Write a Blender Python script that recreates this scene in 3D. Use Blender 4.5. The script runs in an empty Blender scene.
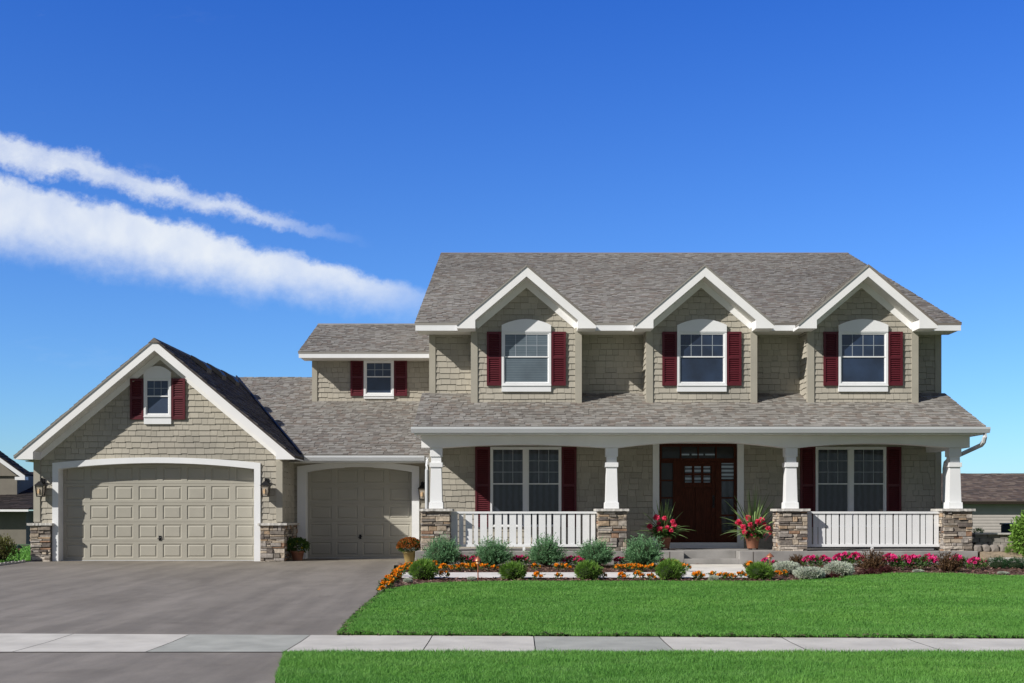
import bpy, bmesh, math, random
import numpy as np
from mathutils import Vector
random.seed(7); RN = np.random.default_rng(11)
S = bpy.context.scene; COL = S.collection
R = math.radians

# ------------------------------------------------------------------ basics
CX, CY, F, CAMY, CAMZ = 517.0, 513.0, 1170.0, -30.0, 1.5
SIDE_Y = [(-400, 0), (-16.5, 0), (-1.5, .28), (17, .28), (27, -1.0), (900, -1.0)]
def gz(y):
    for (a, za), (b, zb) in zip(SIDE_Y, SIDE_Y[1:]):
        if y <= b: return za + (zb - za) * (y - a) / (b - a)
    return SIDE_Y[-1][1]
def gpt(px, py):
    """ground point seen at a picture position of the survey photo"""
    y = -20.0
    for i in range(60):
        y = 1170 * (1.5 - gz(y)) / (py - CY) - 30
    return ((px - CX) * (y + 30) / F, y)
def X(px, Y): return (px - CX) * (Y + 30) / F
def Z(py, Y): return CAMZ + (CY - py) * (Y + 30) / F

# ------------------------------------------------------------------ materials
MATS = {}
def nt(name):
    m = bpy.data.materials.new(name); m.use_nodes = True
    n = m.node_tree; n.nodes.clear()
    o = n.nodes.new('ShaderNodeOutputMaterial'); b = n.nodes.new('ShaderNodeBsdfPrincipled')
    n.links.new(b.outputs[0], o.inputs[0]); MATS[name] = m
    return m, n, b
def ramp(n, fac, stops, interp='LINEAR'):
    r = n.nodes.new('ShaderNodeValToRGB'); r.color_ramp.interpolation = interp
    e = r.color_ramp.elements
    while len(e) < len(stops): e.new(.5)
    for el, (p, c) in zip(e, stops): el.position = p; el.color = (*c, 1)
    n.links.new(fac, r.inputs[0]); return r.outputs[0]
def noise(n, scale, detail=4, rough=.55, coord='Object', stretch=None, dist=0):
    tc = n.nodes.new('ShaderNodeTexCoord'); t = n.nodes.new('ShaderNodeTexNoise')
    t.inputs['Scale'].default_value = scale; t.inputs['Detail'].default_value = detail
    t.inputs['Roughness'].default_value = rough; t.inputs['Distortion'].default_value = dist
    src = tc.outputs[coord]
    if stretch:
        mp = n.nodes.new('ShaderNodeMapping'); mp.inputs['Scale'].default_value = stretch
        n.links.new(src, mp.inputs[0]); src = mp.outputs[0]
    n.links.new(src, t.inputs['Vector']); return t.outputs['Fac']
def mixc(n, f, a, b, mode='MIX'):
    m = n.nodes.new('ShaderNodeMix'); m.data_type = 'RGBA'; m.blend_type = mode
    for s, v in ((m.inputs[0], f), (m.inputs[6], a), (m.inputs[7], b)):
        if isinstance(v, (int, float)): s.default_value = v
        elif isinstance(v, tuple): s.default_value = (*v, 1)
        else: n.links.new(v, s)
    return m.outputs[2]
def bump(n, b, h, strength=.3, dist=.01):
    u = n.nodes.new('ShaderNodeBump'); u.inputs['Strength'].default_value = strength
    u.inputs['Distance'].default_value = dist
    n.links.new(h, u.inputs['Height']); n.links.new(u.outputs[0], b.inputs['Normal'])
def island(n): return n.nodes.new('ShaderNodeNewGeometry').outputs['Random Per Island']

def mat_plain(name, c, rough=.6, var=.12, nscale=3, bstr=.12, bscale=60, spec=.4, metal=0):
    m, n, b = nt(name)
    f = noise(n, nscale, 5)
    lo = tuple(x * (1 - var) for x in c); hi = tuple(min(1, x * (1 + var)) for x in c)
    n.links.new(ramp(n, f, [(.3, lo), (.7, hi)]), b.inputs['Base Color'])
    b.inputs['Roughness'].default_value = rough; b.inputs['Specular IOR Level'].default_value = spec
    b.inputs['Metallic'].default_value = metal
    if bstr: bump(n, b, noise(n, bscale, 3), bstr, .004)
    return m
def mat_island(name, cols, rough=.8, grain=(1, 1, 1), gs=30, gmix=.3, spec=.25, bstr=.3, dark=.55, big=0, transl=0):
    """each separate piece takes its own tone"""
    m, n, b = nt(name)
    k = len(cols)
    c = ramp(n, island(n), [(i / k, cc) for i, cc in enumerate(cols)], 'CONSTANT')
    g = noise(n, gs, 5, .65, stretch=grain)
    c = mixc(n, gmix, c, ramp(n, g, [(.3, (dark, dark, dark)), (.7, (1.15, 1.15, 1.15))]), 'MULTIPLY')
    if big:
        g2 = noise(n, big, 3)
        c = mixc(n, .5, c, ramp(n, g2, [(.35, (.72, .72, .74)), (.65, (1.2, 1.18, 1.15))]), 'MULTIPLY')
    n.links.new(c, b.inputs['Base Color'])
    b.inputs['Roughness'].default_value = rough; b.inputs['Specular IOR Level'].default_value = spec
    if bstr: bump(n, b, g, bstr, .006)
    if transl:
        t = n.nodes.new('ShaderNodeBsdfTranslucent'); n.links.new(c, t.inputs[0])
        mx = n.nodes.new('ShaderNodeMixShader'); mx.inputs[0].default_value = transl
        n.links.new(b.outputs[0], mx.inputs[1]); n.links.new(t.outputs[0], mx.inputs[2])
        o = [x for x in n.nodes if x.type == 'OUTPUT_MATERIAL'][0]
        n.links.new(mx.outputs[0], o.inputs[0])
    return m
def sh(c, *ks): return [tuple(min(1, x * k) for x in c) for k in ks]

SID = (.43, .402, .335)
M_siding = mat_island('siding_paint', sh(SID, 1, .95, 1.04, .98, .92, 1.02, 1.06, .97), .75, (3, 3, .5), 25, .3, .2, .35, .7, big=.5)
M_board = mat_plain('corner_board_paint', (.39, .365, .30), .6, .06)
M_white = mat_plain('white_trim_paint', (.83, .84, .84), .45, .04, 1.5, .06)
M_trimw = mat_plain('warm_white_trim_paint', (.89, .885, .87), .45, .04, 1.5, .06)
M_soffit = mat_plain('cream_soffit', (.80, .785, .73), .6, .05)
M_roof = mat_island('asphalt_shingles', [(.245, .230, .205), (.31, .297, .268), (.20, .185, .165), (.28, .266, .238), (.235, .205, .178),
                   (.335, .32, .29), (.215, .20, .18), (.295, .284, .258), (.25, .222, .192), (.275, .263, .236)], .95, (1, 1, 1), 90, .35, .12, .5, .65, big=.12)
M_roofshade = mat_island('shaded_asphalt_shingles', [(.10, .09, .085), (.14, .128, .118), (.08, .07, .068), (.12, .108, .10), (.15, .14, .13)], .95, (1, 1, 1), 90, .4, .08, .5, .6)  # same shingles as the main roof, the right slope's shade darkened into the colour
M_roofdark = mat_island('dark_shingles', [(.03, .024, .022), (.045, .035, .031), (.025, .021, .02), (.038, .03, .027)], .95, bstr=.3)
M_roofbrown = mat_island('brown_shingles', [(.115, .088, .07), (.15, .115, .09), (.09, .072, .06), (.125, .09, .07), (.19, .15, .115)], .95, bstr=.3)
M_garage = mat_plain('garage_door_paint', (.405, .385, .322), .5, .05, 2, .05)
M_stone = mat_island('ledgestone', [(.46, .38, .29), (.34, .29, .24), (.58, .49, .38), (.25, .22, .19), (.50, .37, .25), (.42, .38, .34),
                    (.64, .56, .46), (.38, .24, .16), (.52, .46, .39), (.20, .17, .15), (.68, .61, .52)], .9, (1, 1, 1), 14, .75, .2, .9, .35)
M_gapshade = mat_plain('shaded_siding_underlay', (.25, .232, .188), .95, .1)  # backing darkened to paint shadow lines between the shingles
M_mortar = mat_plain('mortar', (.09, .078, .066), .95, .2)
M_cap = mat_plain('limestone_cap', (.55, .53, .49), .85, .2, 18, .5, 40)
M_shutter = mat_plain('maroon_shutter_paint', (.098, .012, .019), .45, .12, 4, .05)
M_wood = None
m, n, b = nt('mahogany'); M_wood = m; b.inputs['Specular IOR Level'].default_value = .12
g = noise(n, 6, 6, .6, stretch=(9, 9, .8))
n.links.new(ramp(n, g, [(.3, (.036, .011, .006)), (.6, (.075, .021, .011)), (.8, (.11, .034, .018))]), b.inputs['Base Color'])
b.inputs['Roughness'].default_value = .55
M_grille = mat_plain('grille_between_panes', (.34, .38, .42), .5, .05, 1, 0)
M_metal = mat_plain('dark_lantern_metal', (.02, .02, .022), .45, .2, 20, .1, 60, .5, .6)
M_gutter = mat_plain('gutter_aluminium', (.60, .62, .63), .4, .04, 1, 0)
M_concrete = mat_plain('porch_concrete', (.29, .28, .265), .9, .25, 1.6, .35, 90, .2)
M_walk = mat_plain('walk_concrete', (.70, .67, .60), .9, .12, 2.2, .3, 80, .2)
M_slabA = mat_plain('pale_pavement', (.56, .53, .45), .92, .14, 2.0, .35, 90, .2)
M_slabB = mat_plain('grey_pavement', (.385, .385, .325), .92, .14, 2.4, .35, 90, .2)
M_thatch = mat_island('dry_thatch', [(.10, .085, .04), (.045, .05, .02), (.16, .13, .07), (.03, .03, .015)], .95, bstr=0)
M_terra = mat_plain('terracotta', (.31, .135, .08), .8, .2, 9, .2)
M_mustard = mat_plain('mustard_glaze', (.36, .26, .10), .5, .15, 9, .1)
M_copper = mat_plain('copper', (.45, .17, .09), .4, .2, 12, .1, 60, .5, .5)
M_darkgreen = mat_plain('green_metal', (.02, .05, .03), .5, .2)
M_lamp, n, b = nt('lantern_glass')
b.inputs['Base Color'].default_value = (.62, .55, .45, 1); b.inputs['Roughness'].default_value = .12
b.inputs['Transmission Weight'].default_value = .4
M_bulb = mat_plain('candle_bulb', (.9, .62, .35), .4, .05)

def mat_glass(name, c, stripes=0, c2=None, rough=.06, curtain=0):
    m, n, b = nt(name)
    if stripes:
        tc = n.nodes.new('ShaderNodeTexCoord'); sp = n.nodes.new('ShaderNodeSeparateXYZ'); n.links.new(tc.outputs['Object'], sp.inputs[0])
        a = n.nodes.new('ShaderNodeMath'); a.operation = 'MULTIPLY'; a.inputs[1].default_value = stripes
        n.links.new(sp.outputs['X' if curtain else 'Z'], a.inputs[0])
        if curtain:
            nn = noise(n, 5, 3); ad = n.nodes.new('ShaderNodeMath'); ad.operation = 'MULTIPLY_ADD'
            ad.inputs[1].default_value = 5; n.links.new(nn, ad.inputs[0]); n.links.new(a.outputs[0], ad.inputs[2]); src = ad.outputs[0]
        else: src = a.outputs[0]
        s = n.nodes.new('ShaderNodeMath'); s.operation = 'SINE'; n.links.new(src, s.inputs[0])
        h = n.nodes.new('ShaderNodeMath'); h.operation = 'MULTIPLY_ADD'; h.inputs[1].default_value = .5; h.inputs[2].default_value = .5
        n.links.new(s.outputs[0], h.inputs[0])
        c_ = ramp(n, h.outputs[0], [(.2, c), (.8, c2)])
        c_ = mixc(n, .6, c_, ramp(n, noise(n, 1.3, 3), [(.35, (.6, .6, .6)), (.65, (1.15, 1.15, 1.15))]), 'MULTIPLY')
    else:
        c_ = ramp(n, noise(n, 1.4, 4), [(.35, tuple(x * .6 for x in c)), (.65, tuple(x * 1.4 for x in c))])
    n.links.new(c_, b.inputs['Base Color'])
    b.inputs['Roughness'].default_value = .5; b.inputs['Coat Weight'].default_value = 1
    b.inputs['Coat Roughness'].default_value = .02; b.inputs['Coat IOR'].default_value = 1.55
    bump(n, b, noise(n, .9, 2), .05, .02)
    return m
M_glass = mat_glass('window_glass', (.016, .032, .068))
M_blind = mat_glass('blind_behind_glass', (.085, .12, .145), 150, (.15, .19, .215))
M_curtain = mat_glass('curtain_behind_glass', (.010, .015, .026), 40, (.028, .036, .055), curtain=1)
M_litepane = mat_glass('door_lite_glass', (.38, .46, .55), 62, (.02, .02, .03))  # pale stripes stand for bright reflections, put into the glass colour
M_darkpane = mat_glass('dark_door_glass', (.006, .007, .010)); M_darkpane.node_tree.nodes['Principled BSDF'].inputs['Coat Weight'].default_value = .35

m, n, b = nt('asphalt'); M_asphalt = m
f1 = noise(n, .35, 5, .6, stretch=(1.2, .5, 1), dist=1.5); f2 = noise(n, 160, 3, .7)
c = ramp(n, f1, [(.3, (.205, .182, .148)), (.5, (.237, .212, .174)), (.7, (.275, .246, .203))])
c = mixc(n, .55, c, ramp(n, f2, [(.3, (.6, .6, .6)), (.7, (1.3, 1.3, 1.3))]), 'MULTIPLY')
c = mixc(n, .3, c, ramp(n, noise(n, 2.2, 6, .7), [(.35, (.72, .72, .72)), (.65, (1.18, 1.17, 1.15))]), 'MULTIPLY')
c = mixc(n, .5, c, ramp(n, noise(n, 1.1, 4, .6, stretch=(2.2, .22, 1)), [(.38, (.72, .72, .72)), (.6, (1.12, 1.12, 1.12))]), 'MULTIPLY')
c = mixc(n, .8, c, ramp(n, noise(n, .8, 3, .5, stretch=(1, 1, 1), dist=.4), [(.24, (.75, .74, .73)), (.34, (1, 1, 1))]), 'MULTIPLY')
n.links.new(c, b.inputs['Base Color']); b.inputs['Roughness'].default_value = .92; b.inputs['Specular IOR Level'].default_value = .25
bump(n, b, f2, .6, .006)

m, n, b = nt('lawn_soil'); M_soil = m
c = ramp(n, noise(n, 25, 5), [(.3, (.035, .075, .014)), (.7, (.06, .12, .025))]); n.links.new(c, b.inputs['Base Color'])
b.inputs['Roughness'].default_value = 1; b.inputs['Specular IOR Level'].default_value = 0
def mat_grass(name, a, b_, c_, transl=.35):
    m, n, b = nt(name)
    f1 = noise(n, 1.3, 6, .72, stretch=(.7, 1.3, 0)); f2 = noise(n, 16, 3, .8, stretch=(1, 1, 0)); f3 = noise(n, 90, 1, .5, stretch=(1, 1, 0))
    c = ramp(n, f1, [(.32, a), (.52, b_), (.7, c_)])
    fb = noise(n, .35, 5, .65, stretch=(1, 1.8, 0)); c = mixc(n, .75, c, ramp(n, fb, [(.3, (.80, .86, .8)), (.5, (1, 1, 1)), (.72, (1.28, 1.14, 1.1))]), 'MULTIPLY')
    fy = noise(n, 3.2, 5, .7, stretch=(1, 1, 0)); c = mixc(n, ramp(n, fy, [(.56, (0, 0, 0)), (.78, (.5, .5, .5))]), c, (.36, .46, .16))
    c = mixc(n, .45, c, ramp(n, f2, [(.3, (.62, .68, .6)), (.7, (1.25, 1.2, 1.2))]), 'MULTIPLY')
    c = mixc(n, .5, c, ramp(n, f3, [(.3, (.75, .78, .75)), (.55, (1, 1, 1)), (.8, (1.35, 1.2, 1.3))]), 'MULTIPLY')
    n.links.new(c, b.inputs['Base Color']); b.inputs['Roughness'].default_value = .55; b.inputs['Specular IOR Level'].default_value = .25
    t = n.nodes.new('ShaderNodeBsdfTranslucent'); n.links.new(c, t.inputs[0])
    mx = n.nodes.new('ShaderNodeMixShader'); mx.inputs[0].default_value = transl
    n.links.new(b.outputs[0], mx.inputs[1]); n.links.new(t.outputs[0], mx.inputs[2])
    n.links.new(mx.outputs[0], [x for x in n.nodes if x.type == 'OUTPUT_MATERIAL'][0].inputs[0])
    return m
M_grass = mat_grass('grass_blades', (.13, .345, .055), (.175, .415, .075), (.25, .49, .125))
M_mulch = mat_island('mulch_chips', [(.20, .11, .08), (.30, .175, .13), (.13, .075, .06), (.38, .26, .20), (.25, .135, .10)], .95, bstr=.3)
M_mulchbase = mat_plain('mulch_base', (.10, .058, .043), 1, .4, 30, .8, 60, .1)
M_mulchbase2 = mat_plain('terrace_soil', (.30, .24, .17), 1, .3, 12, .8, 40, .1)
M_ground = mat_plain('far_ground', (.06, .11, .03), 1, .3, .3, 0)

def leafmat(name, c, ks=(1, .8, 1.25, .65, 1.1, 1.45, .9), transl=.3):
    return mat_island(name, sh(c, *ks), .6, gs=20, gmix=.25, spec=.25, bstr=0, transl=transl)
M_blue = leafmat('blue_green_foliage', (.17, .34, .16))
M_box = leafmat('bright_green_foliage', (.18, .33, .055))
M_silver = leafmat('silver_foliage', (.58, .63, .50), (1, .85, 1.1, .75, 1.2))
M_barb = leafmat('bronze_foliage', (.13, .075, .035), (1, .7, 1.4, .55, 1.2))
M_barbr = leafmat('dark_red_foliage', (.09, .025, .022), (1, .7, 1.4, .55, 1.2))
M_olive = leafmat('olive_foliage', (.17, .17, .05))
M_leaf = leafmat('flower_foliage', (.07, .14, .03))
M_spike = leafmat('spike_blades', (.22, .34, .12))
M_juniper = leafmat('dark_juniper', (.03, .09, .03))
M_orange = leafmat('orange_petals', (1.0, .36, .012), (1, .85, 1.0, .95), .3)
M_pink = leafmat('pink_petals', (.80, .05, .26), (1, .8, 1.2, .9), .25)
M_coral = leafmat('coral_petals', (.92, .10, .21), (1, .85, 1.15, .9), .25)
M_mum = leafmat('rust_petals', (.36, .12, .02), (1, .7, 1.25, .85), .15)
M_yellow = leafmat('yellow_petals', (.8, .55, .03), (1, .9), .2)
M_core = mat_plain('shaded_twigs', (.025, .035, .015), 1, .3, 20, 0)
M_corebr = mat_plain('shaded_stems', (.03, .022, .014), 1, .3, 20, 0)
M_lap = mat_plain('pale_lap_siding', (.50, .46, .42), .7, .05)
M_nwall = mat_plain('neighbour_siding', (.21, .19, .155), .8, .08)
M_block = mat_plain('retaining_block', (.30, .28, .25), .95, .35, 7, .8, 25)
M_boulder = mat_island('boulder_stone', [(.26, .22, .18), (.24, .18, .15), (.28, .25, .22), (.21, .19, .17)], .9, gs=6, gmix=.6, bstr=.6)

# ------------------------------------------------------------------ object helpers
def tag(o, label=None, cat=None, group=None, kind=None):
    if label: o['label'] = label
    if cat: o['category'] = cat
    if group: o['group'] = group
    if kind: o['kind'] = kind
    return o
ROOT = {}
def empty(name, loc, label, cat, group=None):
    o = bpy.data.objects.new(name, None); COL.objects.link(o); o.location = loc
    o.empty_display_size = .2; ROOT[o.name] = Vector(loc)
    return tag(o, label, cat, group)
def obj(name, me, mat, parent=None, root=None):
    o = bpy.data.objects.new(name, me); COL.objects.link(o)
    for m_ in (mat if isinstance(mat, (list, tuple)) else [mat]): me.materials.append(m_)
    if parent: o.parent = parent
    return o
class MB:
    def __init__(s): s.v = []; s.f = []
    def add(s, vs, fs):
        k = len(s.v); s.v += [tuple(p) for p in vs]; s.f += [tuple(i + k for i in f) for f in fs]
    def box(s, x0, x1, y0, y1, z0, z1):
        s.add([(x0,y0,z0),(x1,y0,z0),(x1,y1,z0),(x0,y1,z0),(x0,y0,z1),(x1,y0,z1),(x1,y1,z1),(x0,y1,z1)],
              [(0,3,2,1),(4,5,6,7),(0,1,5,4),(1,2,6,5),(2,3,7,6),(3,0,4,7)])
    def frust(s, x0, x1, y0, y1, z0, X0, X1, Y0, Y1, z1):
        s.add([(x0,y0,z0),(x1,y0,z0),(x1,y1,z0),(x0,y1,z0),(X0,Y0,z1),(X1,Y0,z1),(X1,Y1,z1),(X0,Y1,z1)],
              [(0,3,2,1),(4,5,6,7),(0,1,5,4),(1,2,6,5),(2,3,7,6),(3,0,4,7)])
    def prism(s, pts, y0, y1):
        """polygon in X,Z (counter-clockwise seen from the street) from y0 (front) to y1 (back)"""
        k = len(pts)
        s.add([(x, y0, z) for x, z in pts] + [(x, y1, z) for x, z in pts],
              [tuple(range(k)), tuple(range(2*k-1, k-1, -1))] + [(i, i+k, (i+1) % k + k, (i+1) % k) for i in range(k)])
    def prismx(s, pts, x0, x1):
        k = len(pts)
        s.add([(x0, y, z) for y, z in pts] + [(x1, y, z) for y, z in pts],
              [tuple(range(k)), tuple(range(2*k-1, k-1, -1))] + [(i, i+k, (i+1) % k + k, (i+1) % k) for i in range(k)])
    def slab(s, P, t):
        """planar polygon thickened downwards by t"""
        k = len(P)
        s.add([tuple(p) for p in P] + [(p[0], p[1], p[2] - t) for p in P],
              [tuple(range(k)), tuple(range(2*k-1, k-1, -1))] + [(i, i+k, (i+1) % k + k, (i+1) % k) for i in range(k)])
    def tube(s, pts, r, n=8, r1=None):
        pts = [Vector(p) for p in pts]; r1 = r if r1 is None else r1; vs = []
        for i, p in enumerate(pts):
            d = (pts[min(i+1, len(pts)-1)] - pts[max(i-1, 0)]).normalized()
            a = d.cross(Vector((0, 0, 1))) if abs(d.z) < .95 else d.cross(Vector((1, 0, 0)))
            a.normalize(); b_ = d.cross(a); rr = r + (r1 - r) * i / max(1, len(pts)-1)
            for k in range(n):
                t = 2*math.pi*k/n; vs.append(p + a*math.cos(t)*rr + b_*math.sin(t)*rr)
        fs = [(i*n+k, i*n+(k+1) % n, (i+1)*n+(k+1) % n, (i+1)*n+k) for i in range(len(pts)-1) for k in range(n)]
        fs += [tuple(range(n)), tuple(range((len(pts)-1)*n, len(pts)*n))[::-1]]
        s.add(vs, fs)
    def lathe(s, prof, c, n=20):
        vs = [(c[0]+r*math.cos(2*math.pi*k/n), c[1]+r*math.sin(2*math.pi*k/n), c[2]+z) for r, z in prof for k in range(n)]
        fs = [(i*n+k, i*n+(k+1) % n, (i+1)*n+(k+1) % n, (i+1)*n+k) for i in range(len(prof)-1) for k in range(n)]
        s.add(vs, fs)
    def build(s, name, mat, parent=None, root=None, smooth=False, bevel=0):
        r = ROOT[root.name] if root else Vector((0, 0, 0))
        me = bpy.data.meshes.new(name)
        me.from_pydata([(x-r.x, y-r.y, z-r.z) for x, y, z in s.v], [], s.f); me.update()
        if smooth: me.polygons.foreach_set('use_smooth', [True]*len(me.polygons))
        o = obj(name, me, mat, parent)
        if bevel:
            b_ = o.modifiers.new('bevel', 'BEVEL'); b_.width = bevel; b_.segments = 2; b_.limit_method = 'ANGLE'
        return o
def clip(poly, a, b, c):
    """keep a*x+b*y<=c"""
    out = []
    for i in range(len(poly)):
        p, q = poly[i], poly[(i+1) % len(poly)]
        dp, dq = a*p[0]+b*p[1]-c, a*q[0]+b*q[1]-c
        if dp <= 0: out.append(p)
        if dp*dq < 0:
            t = dp/(dp-dq); out.append((p[0]+(q[0]-p[0])*t, p[1]+(q[1]-p[1])*t))
    return out
def tile(mb, O, U, V, N, poly, course, wmin, wmax, tl, th, stag=0., gap=.004, off=0., lift=None, rs=1, hgap=0.):
    """lay staggered shingles over a convex polygon (u,v), counter-clockwise"""
    rnd = random.Random(rs); O, U, V, N = map(Vector, (O, U, V, N))
    us = [p[0] for p in poly]; vs = [p[1] for p in poly]
    edges = []
    for i in range(len(poly)):
        p, q = poly[i], poly[(i+1) % len(poly)]
        a, b_ = q[1]-p[1], -(q[0]-p[0]); edges.append((a, b_, a*p[0]+b_*p[1]))
    v = math.floor((min(vs)-off)/course)*course + off
    while v < max(vs):
        u = min(us) - rnd.random()*wmax
        while u < max(us):
            w = rnd.uniform(wmin, wmax); sg = rnd.choice((0, 0, stag, stag*.5)) if stag else 0
            lf = rnd.choice(lift) if lift else 0
            rect = [(u, v-sg), (u+w-gap, v-sg), (u+w-gap, v+course-hgap), (u, v+course-hgap)]
            r = rect
            for e in edges:
                if any(e[0]*p[0]+e[1]*p[1] > e[2] for p in r): r = clip(r, *e)
                if len(r) < 3: break
            if len(r) >= 3:
                k = len(r); top = []; bot = []
                for p in r:
                    t = max(0, min(1, (p[1]-v)/course)); h = tl + (th-tl)*t + lf
                    q = O + U*p[0] + V*p[1]; top.append(q + N*h); bot.append(q - N*.002)
                mb.add(top+bot, [tuple(range(k))] + [(i, i+k, (i+1) % k+k, (i+1) % k) for i in range(k)])
            u += w
        v += course
WALLN = [0]
def wall_front(name, y, regions, parent, root, mat=None, thick=.12):
    """wall facing the street, regions are convex polygons in X,Z"""
    mb = MB(); WALLN[0] += 1; back = []
    for i, rg in enumerate(regions):
        mb.prism(rg, y, y+thick); back += range(len(mb.f)-len(rg)-2, len(mb.f))
        tile(mb, (0, y, 0), (1, 0, 0), (0, 0, 1), (0, -1, 0), rg, .150, .13, .28, .028, .007, .018, .006, rs=WALLN[0]*10+i, hgap=.009)
    o = mb.build(name, [mat or M_siding, M_gapshade], parent, root)
    for k in back: o.data.polygons[k].material_index = 1
    return o
def wall_side(name, x, regions, parent, root, facing):
    """side wall, regions in (Y,Z), facing +1 or -1"""
    mb = MB(); WALLN[0] += 1
    for i, rg in enumerate(regions):
        mb.prismx(rg, x, x-.12*facing)
        if facing < 0:
            r2 = [(-a, b_) for a, b_ in rg][::-1]; U = (0, -1, 0)
        else: r2 = rg; U = (0, 1, 0)
        tile(mb, (x, 0, 0), U, (0, 0, 1), (facing, 0, 0), r2, .150, .13, .28, .028, .007, .018, .006, rs=WALLN[0]*10+i, hgap=.009)
    return mb.build(name, M_siding, parent, root)
def rect(x0, x1, z0, z1): return [(x0, z0), (x1, z0), (x1, z1), (x0, z1)]
def roof_plane(mb, P, U, mat_rs, t=.05, course=.15, wmin=.09, wmax=.20):
    """P: 3D planar convex polygon; U: unit vector along the eave so that V=up slope; tiles laid on top"""
    P = [Vector(p) for p in P]; U = Vector(U)
    n = (P[1]-P[0]).cross(P[2]-P[0]).normalized()
    if n.z < 0: n = -n
    V = n.cross(U); O = P[0]
    if V.z < 0: V = -V; 
    poly = [((p-O).dot(U), (p-O).dot(V)) for p in P]
    area = sum(poly[i][0]*poly[(i+1) % len(poly)][1]-poly[(i+1) % len(poly)][0]*poly[i][1] for i in range(len(poly)))
    if area < 0: poly = poly[::-1]
    mb.slab(P, t)
    tile(mb, O, U, V, n, poly, course, wmin, wmax, .014, .002, 0, .003, lift=(0, .001, .009, .010), rs=mat_rs)

# ------------------------------------------------------------------ HOUSE
HR = empty('house', (0, 0, .28), 'two-storey beige shingled family house with front porch, three gabled dormers and attached garages', 'house')
def part(mb, name, mat, parent=None, **k): return mb.build(name, mat, parent or HR, HR, **k)

XL, XR = -2.23, 10.85           # main block
# ---- main walls
mb_reg = []
wy = 0
DX0, DX1 = X(659, 0), X(737, 0)     # entrance opening
wall_front('wall', 0, [rect(XL, DX0, .6, 3.4), rect(DX0, DX1, 3.31, 3.4), rect(DX1, XR, .6, 3.4)], HR, HR)
wall_front('wall', 0, [rect(XL, XR, 4.45, 6.12)], HR, HR)
wall_side('wall', XL, [[(18.6, .28), (0, .28), (0, 6.12), (9.3, 6.12+3.67), (18.6, 6.12)][::-1]], HR, HR, -1)
wall_side('wall', XR, [[(0, .28), (18.6, .28), (18.6, 6.12), (9.3, 6.12+3.67), (0, 6.12)]], HR, HR, 1)
mb = MB(); mb.box(XL+.12, XR-.12, 18.5, 18.6, .28, 6.12); part(mb, 'rear_wall', M_siding)
for a, b_ in ((XL-.02, XL+.14), (XR-.14, XR+.02)):
    for c_, d_ in ((.6, 3.35), (4.5, 6.1)):
        mb = MB(); mb.box(a, b_, -.04, .1, c_, d_); part(mb, 'corner_board', M_board)
# ---- main roof
EY, EZ, SL = -.75, 6.25, .395
RYm = 9.3; RZm = EZ + SL*(RYm-EY)
RX0, RX1 = -2.56, 11.12
mb = MB()
DCX = [X(526.3, -.8), X(701.5, -.8), X(862.5, -.8)]
CR = .15; YB = EY + 4*CR/math.sqrt(1+SL*SL); ZB = EZ+SL*(YB-EY)
bays = list(zip([RX0]+[c_+1.27 for c_ in DCX], [c_-1.27 for c_ in DCX]+[RX1]))
for k, (a, b_) in enumerate(bays):
    roof_plane(mb, [(a, EY, EZ), (b_, EY, EZ), (b_, YB, ZB), (a, YB, ZB)], (1, 0, 0), 80+k, course=CR)
roof_plane(mb, [(RX0, YB, ZB), (RX1, YB, ZB), (RX1, RYm, RZm), (RX0, RYm, RZm)], (1, 0, 0), 5, course=CR)
roof_plane(mb, [(RX0, RYm, RZm-.001), (RX1, RYm, RZm-.001), (RX1, 2*RYm-EY, EZ), (RX0, 2*RYm-EY, EZ)], (1, 0, 0), 6, course=.28, wmin=.5, wmax=1)
mb.prismx([(RYm-.15, RZm-.045), (RYm+.15, RZm-.045), (RYm, RZm+.03)], RX0, RX1)
part(mb, 'roof', M_roof)
mb = MB()   # fascia (gutter-less box eave) and soffit
for a, b_ in bays:
    mb = MB(); mb.box(max(a, RX0+.02), min(b_, RX1-.02), EY+.005, EY+.04, EZ-.19, EZ-.03); part(mb, 'fascia', M_white)
    mb = MB(); mb.box(max(a, RX0+.06)-.0, min(b_, RX1-.06), EY+.04, .0, EZ-.185, EZ-.165); part(mb, 'soffit', M_soffit)
for xx in (RX0+.02, RX1-.055):
    mb = MB(); mb.prismx([(EY+.04, EZ-.19), (RYm, RZm-.22), (RYm, RZm-.055), (EY+.04, EZ-.035)], xx, xx+.035)
    part(mb, 'fascia', M_white)
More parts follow.
